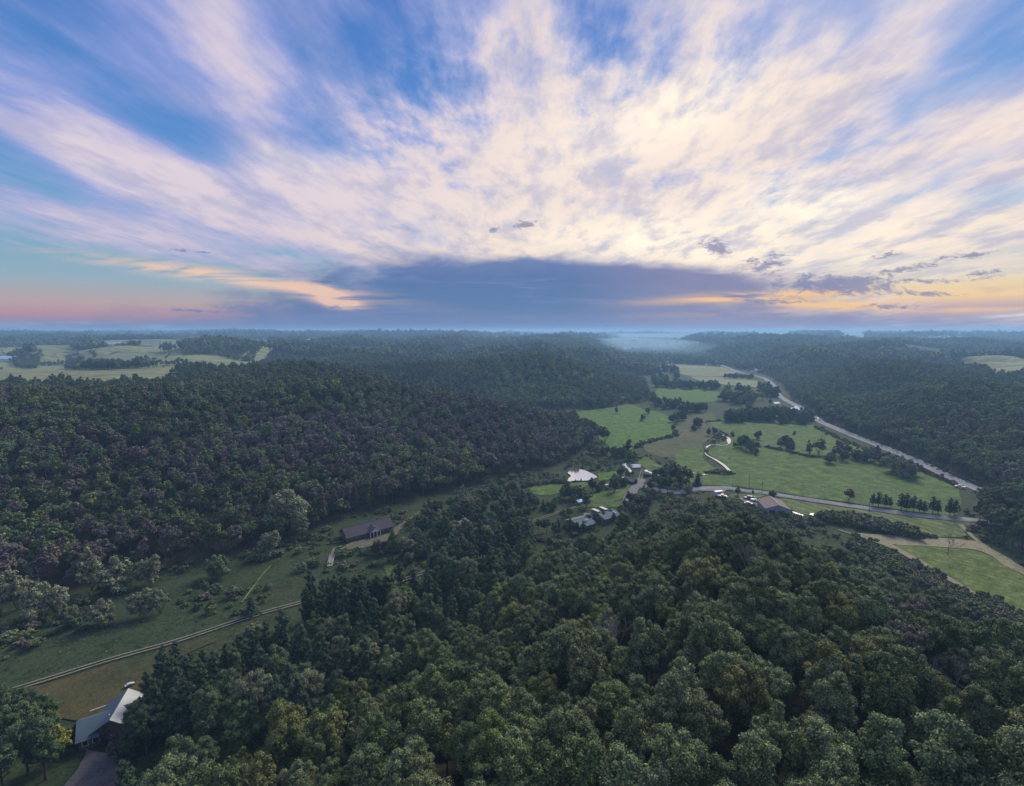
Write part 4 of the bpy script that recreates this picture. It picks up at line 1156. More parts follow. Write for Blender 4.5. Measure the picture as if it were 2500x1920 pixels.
# ------------------------------------------------------------------ the long lodge below the hillside
a, b = P(*c5(778, 545)), P(*c5(1122, 452))
Ld, An = dist(a, b), ang(a, b); Wd = 9.0
ctr = (mid(a, b)[0] - math.sin(An) * Wd / 2, mid(a, b)[1] + math.cos(An) * Wd / 2)
lodge = house('lodge', ctr, An, Ld, Wd, 2.6, 5.6, 'roof_mauve', 'wall_wood', 'long low lodge with a mauve-brown roof below the dark hillside', 'house', chimney=Ld * .25, over=.8)
pr = empty('porch', (0, 0, 0)); pr.parent = lodge
px0 = Ld * .06
MB().prism([(px0 - 2.8, 2.6), (px0 + 2.8, 2.6), (px0, 4.7)], -Wd / 2 - 2.4, -Wd / 2 + .2).build('porch_gable', M['wall_white'], pr)
MB().prism([(px0 - 3.2, 2.5), (px0, 4.85), (px0, 5.0), (px0 - 3.2, 2.68)], -Wd / 2 - 2.8, -Wd / 2 + 2.6).build('porch_roof', M['roof_mauve'], pr)
MB().prism([(px0 + 3.2, 2.5), (px0 + 3.2, 2.68), (px0, 5.0), (px0, 4.85)], -Wd / 2 - 2.8, -Wd / 2 + 2.6).build('porch_roof', M['roof_mauve'], pr)
for k in (-2.6, -.9, .9, 2.6): MB().box(px0 + k - .12, px0 + k + .12, -Wd / 2 - 2.4, -Wd / 2 - 2.16, -.5, 2.6).build('post', M['trim'], pr)
for k in (-Ld * .28, Ld * .02, Ld * .32): MB().cyl((k, .3, 5.4), (k, .3, 6.3), .14, n=8).build('vent_pipe', M['steel'], lodge)

# ------------------------------------------------------------------ two joined grey-roofed halls above the lane
c9 = cut(1350, 1220, 10.94)
def hall(name, rl, rr, W, h0, h1, label, mats):
    A, B = P(*c9(*rl), h1), P(*c9(*rr), h1)
    return house(name, mid(A, B), ang(A, B), dist(A, B), W, h0, h1, mats[0], 'wall_wood', label, 'hall', roof2=mats[1], over=.6), dist(A, B)
h_a, La = hall('hall', (532, 550), (945, 452), 11.5, 2.8, 4.4, 'nearer grey-roofed hall with a blue-grey front slope behind a small spruce', ('roof_slate', 'roof_grey'))
for k in (0.1, 1.2): MB().cyl((La * .12 + k, -2.8, 3.4), (La * .12 + k, -2.8, 4.5), .28, n=8).build('vent', M['trim'], h_a)
h_b, Lb = hall('hall', (1215, 368), (1622, 262), 10.0, 2.8, 4.3, 'farther grey-roofed hall with two pale skylight boxes by the gravel yard', ('roof_slate', 'roof_grey'))
for k in (-Lb * .40, Lb * .10):
    sk = MB().box(k - 1.0, k + 1.0, .8, 5.6, 2.6, 4.9).build('skylight_box', M['wall_wood'], h_b)
    MB().box(k - 1.1, k + 1.1, .7, 5.7, 4.9, 5.04).build('skylight_roof', M['roof_pale'], sk)
MB().box(Lb * .30, Lb * .30 + .3, -4.0, -1.5, 3.7, 4.1).build('gutter_pipe', M['trim'], h_b)
A, B = P(*c9(860, 400), 3), P(*c9(1060, 420), 3)
lk = empty('link_shed', (*mid(A, B), H1(*mid(A, B))), ang(A, B) ); tag(lk, 'low dark shed between the two grey-roofed halls', 'shed')
MB().box(-2.6, 2.6, -2.4, 2.4, -.5, 2.5).build('wall', M['dark'], lk); MB().prism([(-2.8, 2.45), (2.8, 2.95), (2.8, 3.1), (-2.8, 2.6)], -2.9, 2.9, 'x').build('roof', M['roof_grey'], lk)

# ------------------------------------------------------------------ barn with tan roof and long film shed
A, B = P(*c8(935, 236), 6.2), P(*c8(1095, 396), 6.2)
barn = house('barn', mid(A, B), ang(B, A), dist(A, B), 12.5, 4.0, 6.2, 'roof_tan', 'wall_blue', 'blue-grey metal barn with a tan roof beside the local road', 'barn', over=.4, windows=False, door=False)
Lb2 = dist(A, B)
for k in (-3.2, 1.4): MB().box(-Lb2 / 2 - .06, -Lb2 / 2 + .02, k, k + 3.0, -.2, 3.2).build('door', M['paint_dark'], barn)
for k in (-Lb2 * .3, 0, Lb2 * .3): MB().cyl((k, 0, 6.2), (k, 0, 6.9), .35, .25, 8).build('roof_vent', M['trim'], barn)
add_windows(barn, [-Lb2 * .25, Lb2 * .2], 6.25)
A, B = P(*c8(1190, 480), 1.5), P(*c8(1545, 606), 1.5)
sh = empty('film_shed', (*mid(A, B), H1(*mid(A, B))), ang(A, B)); tag(sh, 'long low white film-covered shed beyond the tan barn', 'shed')
Ls = dist(A, B)
arc = [(math.cos(t) * 2.6, -.2 + math.sin(t) * 2.7) for t in np.linspace(0, math.pi, 9)]
MB().prism(arc, -Ls / 2, Ls / 2, 'x').build('cover', M['film'], sh)
for k in np.linspace(-Ls / 2, Ls / 2, 8):
    MB().prism([(p[0] * 1.02, p[1] * 1.02) for p in arc] + [(p[0] * .98, p[1] * .98) for p in arc[::-1]], k - .06, k + .06, 'x').build('hoop', M['steel'], sh)

# ------------------------------------------------------------------ cross-gabled house at the lower left
c10 = cut(150, 1640, 8.0)
S, N_ = P(*c10(958, 932), 6.0), P(*c10(1290, 372), 6.0)
An = ang(S, N_); Lw = dist(S, N_); Ww = 9.0
eh = empty('farmhouse', (*mid(S, N_), H1(*mid(S, N_))), An); tag(eh, 'cross-gabled house with a slate-blue metal roof in the lower left clearing', 'house')
gable_body(Lw, Ww, 3.0, 6.0).build('wall', M['wall_wood'], eh)
s1, s2 = slab_roof(Lw, Ww, 3.0, 6.0, .6)
r_e = s1.build('roof', M['roof_pale'], eh); r_e['label'] = 'metal roof slope facing the forest, sky reflection painted pale'  # same metal as the other slope; its sky reflection is put into the colour
s2.build('roof', M['roof_slate'], eh)
def inv(pt):
    d = Vector((pt[0] - eh.location.x, pt[1] - eh.location.y)); c, s = math.cos(-An), math.sin(-An)
    return d.x * c - d.y * s, d.x * s + d.y * c
def wing(p0, p1, W, h0, h1, roof, name='wing'):
    q0, q1 = inv(p0), inv(p1); Lx = dist(q0, q1)
    w_ = empty(name, (*mid(q0, q1), 0), ang(q0, q1)); w_.parent = eh
    gable_body(Lx, W, h0, h1).build('wall', M['wall_wood'], w_)
    a1, a2 = slab_roof(Lx, W, h0, h1, .5)
    a1.build('roof', M[roof], w_); a2.build('roof', M[roof], w_)
    add_windows(w_, [-Lx * .3, 0, Lx * .3], -W / 2, z=1.1); add_windows(w_, [-Lx * .3, 0, Lx * .3], W / 2, z=1.1)
    return w_
wing(P(*c10(345, 975), 5.2), P(*c10(1000, 762), 5.2), 8.5, 2.8, 5.2, 'roof_slate', 'west_wing')
wing(P(*c10(1230, 672), 5.4), P(*c10(1640, 545), 5.4), 8.0, 2.8, 5.4, 'roof_slate', 'east_wing')
wp = inv(P(*c10(940, 850), 5.5)); MB().cyl((wp[0], wp[1], 3.4), (wp[0], wp[1], 5.6), .14, n=8).build('vent_pipe', M['trim'], eh)
gA, gB = inv(P(*c10(560, 772), 2.8)), inv(P(*c10(975, 628), 2.8))
MB().cyl((*gA, 2.75), (*gB, 2.75), .10, n=6).build('gutter', M['trim'], eh)

# ------------------------------------------------------------------ cabins, shelters, small structures
a, b = P(*c5(1880, 705), 2.6), P(*c5(1985, 660), 2.6)
house('cabin', mid(a, b), ang(a, b), max(7, dist(a, b)), 6, 2.3, 4.0, 'roof_slate', 'wall_wood', 'small blue-grey roofed cabin half hidden behind the thin pine row', 'cabin')
p0 = P(*c5(1672, 425))
yt = empty('yurt', (*p0, H1(*p0))); tag(yt, 'round pale tent with a pointed roof among trees above the lane', 'tent')
MB().cyl((0, 0, -.5), (0, 0, 2.2), 3.4, n=18).build('wall', M['canvas'], yt); MB().cyl((0, 0, 2.15), (0, 0, 4.6), 3.8, .25, 18).build('roof', M['canvas'], yt)
MB().cyl((0, 0, 4.55), (0, 0, 4.95), .45, .2, 10).build('smoke_cap', M['steel'], yt)
def canopy(px, m, label, s=1.0, z=2.4):
    p = P(*px); e = empty('canopy', (*p, H1(*p)), .4); tag(e, label, 'canopy')
    a = 2.2 * s
    MB().poly([(-a, -a, z), (a, -a, z), (0, 0, z + 1)]).poly([(a, -a, z), (a, a, z), (0, 0, z + 1)]).poly([(a, a, z), (-a, a, z), (0, 0, z + 1)]).poly([(-a, a, z), (-a, -a, z), (0, 0, z + 1)]).build('roof', M[m], e)
    for i in (-1, 1):
        for j in (-1, 1): MB().cyl((i * a * .95, j * a * .95, -.3), (i * a * .95, j * a * .95, z), .06, n=6).build('leg', M['steel'], e)
    return e
canopy(c4(675, 470), 'tarp', 'pale blue canopy tent on the grass beside a tall tree', 1.0, 2.0)
p0 = P(*c4(1062, 312)); house('log_shed', p0, 2.3, 7, 5, 2.2, 3.6, 'roof_grey', 'dark', 'dark log shed at the edge of the gravel yard', 'shed', windows=False)
p0 = P(*c4(882, 332)); e = empty('garden_dome', (*p0, H1(*p0)), .5); tag(e, 'small white rounded garden cover on the lawn left of the yard', 'cover')
MB().prism([(math.cos(t) * 1.0, math.sin(t) * 1.3 - .1) for t in np.linspace(0, math.pi, 8)], -2.0, 2.0, 'x').build('cover_sheet', M['film'], e); MB().box(-2.05, 2.05, -1.05, 1.05, -.3, .12).build('base_frame', M['plank'], e)
p0 = P(*c4(950, 378)); e = empty('picnic_table', (*p0, H1(*p0)), .3); tag(e, 'weathered picnic table on the lawn under the dark round tree', 'table')
MB().box(-1.8, 1.8, -.6, .6, .7, .8).build('tabletop', M['plank'], e)
for sgn in (-1, 1):
    MB().box(-1.8, 1.8, sgn * 1.0 - .2, sgn * 1.0 + .2, .42, .5).build('bench', M['plank'], e); MB().box(sgn * 1.3 - .08, sgn * 1.3 + .08, -1.0, 1.0, -.2, .7).build('leg', M['plank'], e)
A, B = P(*c5(640, 735), .5), P(*c5(662, 650), .5)
br = empty('footbridge', (*mid(A, B), 0.0), ang(A, B)); tag(br, 'pale plank footbridge below the lodge', 'bridge')
n_pl = 14; Lbr = dist(A, B)
for i in range(n_pl): MB().box(-Lbr / 2 + Lbr * i / n_pl + .03, -Lbr / 2 + Lbr * (i + 1) / n_pl - .03, -1.1, 1.1, .9, 1.0).build('plank', M['plank'], br)
for sgn in (-1, 1): MB().box(-Lbr / 2, Lbr / 2, sgn * 1.05 - .06, sgn * 1.05 + .06, 1.75, 1.85).build('rail', M['plank'], br); MB().box(-Lbr / 2, Lbr / 2, sgn * .8 - .1, sgn * .8 + .1, -.3, .9).build('beam', M['dark'], br)

# far farm buildings
def far_house(px, z, L, W, h0, h1, roof, wall, label, rz=.3, cat='house', name='farm_building', group=None):
    p = P(*px, z)
    for _ in range(3): p = P(*px, H1(*p))
    return house(name, p, rz, L, W, h0, h1, roof, wall, label, cat, group, windows=L < 40, over=.6)
M['roof_skyblue'] = plain('light_blue_metal_roof', (.45, .62, .82), .4, .2, .05)
M['roof_red'] = plain('faded_red_roof', (.40, .16, .12), .7)
far_house(c1(20, 214), 39, 46, 20, 6, 11, 'roof_skyblue', 'wall_white', 'long light blue-roofed barn at the left edge of the pale upland field', .12, 'barn', 'farm_barn')
far_house(c1(118, 212), 39, 20, 11, 5, 9, 'roof_pale', 'wall_white', 'pale-roofed farmhouse among trees at the pale upland field', .5)
far_house(c1(122, 170), 39, 26, 14, 5, 10, 'roof_pale', 'wall_white', 'white farm building behind the nearest upland farm', .2)
far_house(c1(690, 128), 40, 60, 24, 7, 12, 'roof_pale', 'wall_white', 'tiny white farm shed under the horizon, left one of two', .0)
far_house(c1(765, 127), 40, 60, 24, 7, 12, 'roof_pale', 'wall_white', 'tiny white farm shed under the horizon, right one of two', .1)
far_house(c1(2115, 128), 40, 55, 26, 8, 15, 'roof_pale', 'wall_white', 'tiny pale farmhouse near the bare-soil fields on the horizon', .1)
p = P(*c1(1995, 130), 40); p = P(*c1(1995, 130), H1(*p))
e = empty('silo', (*p, H1(*p))); tag(e, 'dark farm silo near the bare-soil fields on the horizon', 'silo'); MB().cyl((0, 0, -2), (0, 0, 22), 6, n=16).build('shaft', M['dark'], e); MB().cyl((0, 0, 22), (0, 0, 26), 6.1, 1, 16).build('dome', M['steel'], e)
far_house(c3(828, 550), 0, 15, 9, 3.5, 6.5, 'roof_skyblue', 'wall_white', 'house with a light blue roof beside the highway', .9)
far_house(c3(806, 546), 0, 8, 6, 2.5, 4.0, 'roof_skyblue', 'wall_white', 'small outbuilding next to the light blue-roofed house', .9, 'shed', 'outbuilding')
far_house(c3(713, 511), 0, 9, 6, 3, 4.6, 'roof_pale', 'wall_white', 'small white shed in trees near the highway', .4, 'shed', 'outbuilding')
far_house(c3(604, 310), 0, 18, 11, 4, 8, 'roof_pale', 'wall_white', 'white house where the highway leaves the far pale fields', .5)
far_house(c3(580, 312), 0, 12, 8, 3, 5, 'roof_grey', 'wall_white', 'small grey-roofed garage beside the far white house', .5, 'shed', 'outbuilding')
far_house(c3(316, 276), 0, 18, 11, 4, 8, 'roof_grey', 'wall_white', 'grey farmhouse behind the farthest pale field', .2)
p = (960, 2500); p = P(1732, 828, 45); p = P(1732, 822, H1(*p))
e = empty('communications_mast', (*p, H1(*p))); tag(e, 'thin communications mast standing on the horizon', 'mast')
mh = 13.0 * math.hypot(*p) / 1250 
MB().cyl((0, 0, -1), (0, 0, mh), 1.6, .9, 4).build('mast', M['dark'], e)
for k in (.55, .8, .97): MB().box(-3, 3, -3, 3, mh * k, mh * k + 2).build('platform', M['dark'], e)

# ------------------------------------------------------------------ vehicles
def vehicle(px, rz, kind, paint, label, cat='car', group=None, z=None):
    p = P(*px); e = empty({'car': 'parked_car', 'van': 'parked_van', 'truck': 'box_truck', 'trailer': 'camping_trailer', 'pickup': 'pickup_truck', 'boat': 'boat'}[kind], (*p, H1(*p) + (.45 if z is None else z)), rz); tag(e, label, cat, group)
    L, W = {'car': (4.5, 1.8), 'van': (5.6, 2.0), 'truck': (7.0, 2.3), 'trailer': (6.5, 2.3), 'pickup': (5.4, 1.95), 'boat': (5.5, 2.0)}[kind]
    if kind == 'boat':
        prof = [(-L / 2, .5), (-L / 2, 1.2), (L * .35, 1.25), (L / 2, 1.3), (L * .3, .55)]
        MB().prism([(y, z_) for y, z_ in prof], -W / 2, W / 2).build('hull', M[paint], e, .1)
        MB().box(-.6, .3, -.5, .5, 1.2, 1.8).build('console', M['paint_white'], e)
        MB().cyl((-.5, -1.1, .3), (-.5, 1.1, .3), .3, n=10).build('trailer_wheel', M['tyre'], e)
        return e
    prof = {'car': [(-2.25, .35), (-2.25, .95), (-1.6, 1.0), (-1.1, 1.45), (.5, 1.45), (1.1, .98), (2.1, .85), (2.25, .6), (2.25, .35)],
            'van': [(-2.8, .35), (-2.8, 2.0), (1.4, 2.05), (2.1, 1.25), (2.75, 1.05), (2.8, .35)],
            'truck': [(1.5, .45), (1.5, 2.3), (2.6, 2.3), (3.1, 1.3), (3.5, 1.15), (3.5, .45)],
            'trailer': [(-3.2, .5), (-3.25, 1.2), (-2.9, 2.5), (2.7, 2.55), (3.2, 1.6), (3.0, .5)],
            'pickup': [(-2.7, .45), (-2.7, 1.1), (-.6, 1.1), (-.5, 1.75), (.9, 1.75), (1.4, 1.12), (2.6, 1.0), (2.7, .45)]}[kind]
    MB().prism(prof, -W / 2, W / 2).build('body', M[paint], e, .05)
    if kind == 'truck': MB().box(-3.5, 1.3, -W / 2, W / 2, .7, 2.9).build('cargo_box', M['paint_white'], e, .04)
    for sy in (-1, 1):
        wz = (1.02, 1.36) if kind == 'car' else (1.3, 1.8)
        x0, x1 = (-1.0, .5) if kind == 'car' else (-.4, .8) if kind == 'pickup' else (1.7, 2.5) if kind == 'truck' else (-1.8, 1.2)
        MB().box(x0, x1, sy * W / 2 - .02, sy * W / 2 + .02, *wz).build('window', M['glass'], e)
        MB().box(L / 2 - .06, L / 2 + .02, sy * W * .36 - .15, sy * W * .36 + .15, .65, .82).build('headlight', M['trim'], e)
        for xx in (-L * .3, L * .3):
            w_ = MB().cyl((xx, sy * (W / 2 - .12), .34), (xx, sy * (W / 2 + .06), .34), .36, n=12).build('wheel', M['tyre'], e)
            MB().cyl((xx, sy * (W / 2 + .04), .34), (xx, sy * (W / 2 + .08), .34), .2, n=8).build('rim', M['steel'], w_)
    return e
vehicle(c10(1335, 300), .9, 'car', 'paint_white', 'small white cart parked beyond the cross-gabled house', 'cart').scale = (.5, .5, .5)
bpy.data.objects['parked_car'].name = 'utility_cart'
vehicle(c4(1180, 250), 1.5, 'truck', 'paint_white', 'white box truck on the grass past the gravel yard', 'truck')
vehicle(c4(1200, 252), 1.5, 'van', 'paint_white', 'white van next to the box truck past the gravel yard', 'van')
vehicle(c4(1216, 250), 1.2, 'car', 'paint_silver', 'silver car at the end of the row past the gravel yard')
vehicle(c4(1255, 265), .4, 'car', 'paint_white', 'white car against the grove past the gravel yard')
vehicle(c8(620, 286), .2, 'car', 'paint_blue', 'blue car parked on grass left of the tan barn')
vehicle(c8(560, 290), .2, 'pickup', 'paint_dark', 'dark pickup truck beside the blue car near the barn', 'pickup')
vehicle(c8(690, 340), -.6, 'boat', 'paint_white', 'white boat on a trailer at the barn yard', 'boat')
vehicle(c8(750, 352), -.6, 'boat', 'paint_silver', 'silver boat on a trailer next to the barn wall', 'boat')
vehicle(c8(562, 390), -.5, 'car', 'paint_white', 'white car on the gravel drive at the forest edge')
vehicle(c8(990, 476), 1.9, 'car', 'paint_blue', 'pale blue car in front of the barn gable')
vehicle(c8(30, 222), .3, 'trailer', 'paint_white', 'white camping trailer at the turnout left of the barn', 'trailer')
vehicle(c8(90, 258), -.3, 'pickup', 'paint_silver', 'silver pickup truck beside the camping trailer', 'pickup')
vehicle(c8(130, 275), -.3, 'car', 'paint_dark', 'dark car at the forest edge beside the silver pickup')
vehicle(c3(962, 592), ang(P(*c3(962, 592)), P(*c3(1000, 620))), 'car', 'paint_white', 'white car driving along the highway', z=.38)
vehicle(c7(1700, 352), 2.4, 'pickup', 'paint_white', 'white pickup truck pulled over beside the highway', 'pickup')
p0 = P(*c7(575, 578)); e = empty('dumpster', (*p0, H1(*p0) + .2), .7); tag(e, 'dark open container with a pale lid in the hay field beyond the film shed', 'container')
MB().box(-2.2, 2.2, -1.1, 1.1, 0, 1.7).build('bin', M['paint_dark'], e); MB().box(-2.25, 1.0, -1.15, 1.15, 1.7, 1.85).build('lid', M['paint_white'], e)
for i, (qx, qy) in enumerate([(1094, 183), (1108, 184), (1100, 193), (1110, 196), (1104, 203)]):
    p0 = P(*c4(qx, qy)); e = empty('wrapped_bale', (*p0, H1(*p0) + .2), .15 + .1 * (i % 2)); tag(e, 'long white wrapped bale lying beside the creek near the gravel yard', 'bale', 'white wrapped bales')
    MB().cyl((-3.2, 0, .55), (3.2, 0, .55), .65, n=12).build('wrap', M['film'], e); MB().cyl((-3.3, 0, .55), (-3.2, 0, .55), .5, .65, 12).build('end_cap', M['film'], e)
# utility poles along the local road
for px, lab in ((c4(1840, 345), 'timber utility pole where the local road bends'), (c7(188, 402), 'timber utility pole behind the tan barn'), (c7(1005, 530), 'timber utility pole beside the straight local road'), (c4(1965, 345), 'timber utility pole in the pasture near the dark cypress')):
    p0 = P(*px); e = empty('utility_pole', (*p0, H1(*p0)), .2); tag(e, lab, 'pole', 'utility poles')
    MB().cyl((0, 0, -1), (0, 0, 8.5), .16, .11, 8).build('shaft', M['pole'], e); MB().box(-1.1, 1.1, -.06, .06, 7.7, 7.85).build('crossarm', M['pole'], e)
    for k in (-.95, 0.3, .95): MB().cyl((k, 0, 7.85), (k, 0, 8.05), .05, n=6).build('insulator', M['trim'], e)

# ------------------------------------------------------------------ trees one can tell apart in the valley
KINDS = {'o': (VALT, [9, 11, 8, 12, 7]), 's': (SPRUCE, [17, 14, 10]), 'p': (PINE, [21, 19, 22]), 'c': (COLUMN, [12, 9]), 'n': (NEAR, [17, 16, 18, 15, 18.5, 16.5, 14, 17])}
NAMES = {'o': 'valley_tree', 's': 'spruce_tree', 'p': 'pine_tree', 'c': 'columnar_tree', 'n': 'tall_tree'}
TN = {'d': np.array((.044, .078, .038)), 'g': np.array((.078, .122, .066)), 'y': np.array((.17, .20, .045)), 'l': np.array((.15, .18, .115)), 'r': np.array((.12, .055, .045)), 'b': np.array((.095, .085, .065)), 'e': np.array((.040, .070, .044)), 'v': np.array((.062, .060, .062)), 'm': np.array((.072, .122, .046))}
def T(kind, i, c, bx, by, hpx, tone, label, group=None, wide=1.0):
    px, py = c(bx, by); p = P(px, py); gz = H1(*p)
    s_ = {id(c1): 2.431, id(c2): 2.431, id(c3): 2.431}.get(id(c), 2.507 if c is c6 else 3.126)
    d = math.sqrt(p[0] ** 2 + p[1] ** 2 + CAM_H ** 2)
    hm = hpx / s_ * d / 1250 * 1.08
    prot, hs = KINDS[kind]; i = i % len(prot)
    sc = hm / hs[i]
    tint = TN[tone] * (.85 + .3 * rng.random())
    nm = NAMES[kind]
    if nm == 'valley_tree': nm = 'willow_tree' if 'willow' in label else 'hedgerow_tree' if ('hedgerow' in label or ' row ' in label or 'strip' in label) else 'thicket_tree' if 'thicket' in label else 'grove_tree' if ('grove' in label or 'valley wood' in label) else nm
    e = plant(nm, prot[i], (p[0], p[1], gz - .1), rng.random() * 6.28, sc, tint, label, 'tree', group)
    e.scale = (sc * wide, sc * wide, sc)
    return e
G = 'trees standing in the pastures'
T('o', 0, c3, 608, 712, 46, 'd', 'lone round dark oak in the far pasture', G)
T('o', 4, c3, 455, 694, 26, 'g', 'small grey bush-like tree beside the bright creek bend', G)
T('o', 4, c3, 826, 685, 20, 'g', 'small pale tree alone in the pasture below the highway', G)
for k, (x_, y_, h_) in enumerate([(505, 760, 60), (540, 775, 75), (572, 785, 62), (470, 765, 40), (525, 742, 50), (600, 805, 36)]): T('o', k, c3, x_, y_, h_, 'gd'[k % 2], 'dark tree in the clump just right of the creek bend', 'creek clump')
for k, (x_, y_, h_) in enumerate([(742, 765, 50), (775, 745, 48), (808, 790, 62), (795, 770, 50)]): T('o', k + 1, c3, x_, y_, h_, 'gd'[k % 2], 'tree in the four-tree clump along the pasture fence line', 'fence line clump')
T('o', 3, c3, 914, 805, 74, 'g', 'slender upright tree, left of a pair on the pasture fence line', G)
T('o', 1, c3, 970, 800, 78, 'g', 'slender upright tree, right of a pair on the pasture fence line', G)
T('o', 0, c3, 1090, 768, 42, 'd', 'dark round tree behind the scrubby row in the pasture', G)
for k in range(13):
    t = k / 12; T('o', k + 2, c3, 1030 + 360 * t + rng.normal() * 8, 812 + 40 * t + rng.normal() * 14, 48 + 18 * rng.random(), 'gbvg'[k % 4], 'scrubby greyish tree in the row running down the pasture', 'pasture row')
for k, (x_, y_, h_) in enumerate([(1410, 905, 80), (1455, 930, 95), (1500, 940, 82), (1530, 925, 64)]): T('o', 2 + k, c3, x_, y_, h_, 'l' if k != 3 else 'b', 'pale spreading willow beside the highway hedge', 'highway willows')
# first green pasture
for k, (x_, y_, h_) in enumerate([(1545, 640, 46), (1575, 655, 44), (1530, 625, 40)]): T('o', k, c2, x_, y_, h_, 'y', 'yellow-green tree at the foot of the hillside by the bright pasture', 'pasture edge trees')
T('o', 2, c2, 1600, 680, 54, 'y', 'pale yellow-green spreading tree at the bright pasture corner', 'pasture edge trees')
T('o', 1, c2, 1645, 728, 84, 'd', 'big dark round tree at the bright pasture corner', 'pasture edge trees')
T('o', 3, c2, 1712, 560, 42, 'd', 'dark tree at the upper edge of the bright pasture', G)
T('o', 0, c2, 1870, 602, 36, 'd', 'dark lone tree in the middle of the bright pasture', G)
T('o', 0, c2, 1900, 560, 36, 'g', 'grey-green tree at the top of the bright pasture', G)
T('c', 0, c2, 1785, 790, 90, 'm', 'tall ragged tree at the lower tip of the bright pasture', G, 1.5)
T('o', 4, c2, 1770, 788, 48, 'm', 'short bushy tree at the lower tip of the bright pasture', G)
T('o', 4, c2, 2052, 652, 26, 'd', 'small dark tree on the right rim of the bright pasture', G)
for k, (x_, y_, h_) in enumerate([(2040, 610, 40), (2075, 618, 60), (2100, 600, 48), (2060, 590, 40), (2120, 580, 40)]): T('o', k, c2, x_, y_, h_, 'dg'[k % 2], 'tree in the clump right of the bright pasture', 'clump right of the bright pasture')
for k in range(14):
    t = k / 13; T('o', k, c2, 1560 + 260 * t + rng.normal() * 8, 795 + 40 * t + rng.normal() * 10, 34 + 22 * rng.random(), 'mdgy'[k % 4] if k % 7 else 'g', 'bushy tree in the thicket between the pond and the bright pasture', 'pond thicket')
# creek-side grey shrubs
for k, (x_, y_, h_) in enumerate([(250, 640, 52), (315, 692, 48), (225, 660, 34), (350, 680, 36)]): T('o', k + 2, c3, x_, y_, h_, 'v', 'mauve-grey shrubby tree along the brown meadow', 'meadow shrubs')
# woods on the valley floor further up
for k in range(30):
    T('o', k, c3, 400 + 300 * rng.random(), 575 + 36 * rng.random(), 44 + 24 * rng.random(), 'dgd'[k % 3], 'dark tree in the long grove behind the far pasture', 'long valley grove')
for k in range(34):
    T('o', k, c3, 380 + 330 * rng.random(), 440 + 75 * rng.random(), 40 + 24 * rng.random(), 'dgmy'[k % 4] if k % 9 else 'y', 'tree in the valley wood beside the highway curve', 'valley wood at the highway curve')
for k in range(22):
    T('o', k, c3, 700 + 220 * rng.random(), 570 + 60 * rng.random(), 38 + 24 * rng.random(), 'dgb'[k % 3], 'tree among the houses beside the highway', 'trees around the roadside house')
for k in range(26):
    t = k / 25; T('o', k, c3, 0 + 370 * t, 400 + 14 * t + rng.normal() * 4, 34 + 14 * rng.random(), 'dg'[k % 2], 'tree in the dark hedgerow across the valley behind the green hay field', 'cross-valley hedgerow')
for k in range(24):
    t = k / 23; T('o', k, c3, -10 + 310 * t, 510 + 40 * t + rng.normal() * 10, 34 + 18 * rng.random(), 'dgv'[k % 3], 'tree in the strip between the hay field and the bright pasture', 'strip trees')
for k in range(12):
    t = k / 11; T('o', k, c3, 415 + 160 * t, 350 + 6 * t, 22 + 8 * rng.random(), 'd', 'tree in the short hedgerow between the two far pale fields', 'far field hedgerow')
for k in range(40):
    T('o', k, c3, -20 + 150 * rng.random() ** 1.3, 300 + 80 * rng.random(), 26 + 14 * rng.random(), 'dg'[k % 2], 'dark tree on the valley floor left of the far pale fields', 'far valley trees')
for k in range(26):
    T('o', k, c3, 40 + 360 * rng.random(), 236 + 34 * rng.random(), 18 + 8 * rng.random(), 'dg'[k % 2], 'distant dark tree where the valley narrows', 'narrow valley trees')
# grove above the local road
for k, (x_, y_, h_) in enumerate([(1300, 330, 130), (1350, 300, 110), (1400, 330, 140), (1440, 350, 120), (1330, 260, 90), (1380, 240, 80), (1470, 300, 110), (1510, 320, 100), (1250, 300, 90), (1280, 380, 120), (1340, 390, 120), (1420, 270, 90), (1210, 400, 110), (1180, 440, 100), (1490, 360, 90), (1240, 350, 100)]): T('n', k, c4, x_, y_, h_, 'dgdb'[k % 4], 'dark tree in the grove left of the local road bend', 'grove at the road bend')
T('s', 2, c4, 1572, 330, 96, 'e', 'dark spruce at the right end of the grove by the road bend', G, 1.25)
T('o', 2, c4, 1500, 395, 75, 'l', 'pale round tree where the local road disappears', G)
T('o', 1, c4, 1878, 410, 60, 'd', 'dark tree in front of the local road bend', G)
T('c', 0, c7, 118, 420, 60, 'e', 'narrow dark columnar cypress beside the local road', G, .9)
T('o', 4, c7, 265, 425, 48, 'd', 'dark bush-like tree behind the tan barn', G)
T('o', 1, c7, 850, 448, 78, 'r', 'rust-red rounded tree in the pasture above the local road', G)
for k, (x_, y_, h_) in enumerate([(1035, 490, 100), (1075, 492, 112), (1128, 495, 100), (1165, 500, 80), (1250, 515, 122), (1290, 522, 128), (1345, 530, 118), (1390, 535, 96), (1425, 540, 90), (1490, 545, 125), (1530, 548, 100), (1620, 558, 125), (1660, 560, 112)]): T('p', k, c7, x_, y_, h_ * .74, 'e', 'dark conifer in the row above the local road', 'conifer row at the local road', 1.45)
for k, (x_, y_, h_) in enumerate([(1880, 560, 170), (1930, 620, 200), (1985, 600, 190), (2050, 640, 210), (2110, 620, 210), (2160, 680, 220), (1900, 660, 180), (1960, 720, 190), (2030, 760, 200), (2100, 790, 210), (2170, 830, 220), (1850, 600, 120), (2220, 760, 230), (2240, 880, 230), (2120, 480, 160), (2190, 470, 170), (2060, 500, 150), (2000, 470, 140), (2180, 560, 200), (2250, 600, 220)]): T('n', k, c7, x_, y_, h_ * .92, 'gdgb'[k % 4], 'tall tree in the wood beyond the right mown strip', 'wood at the right edge')
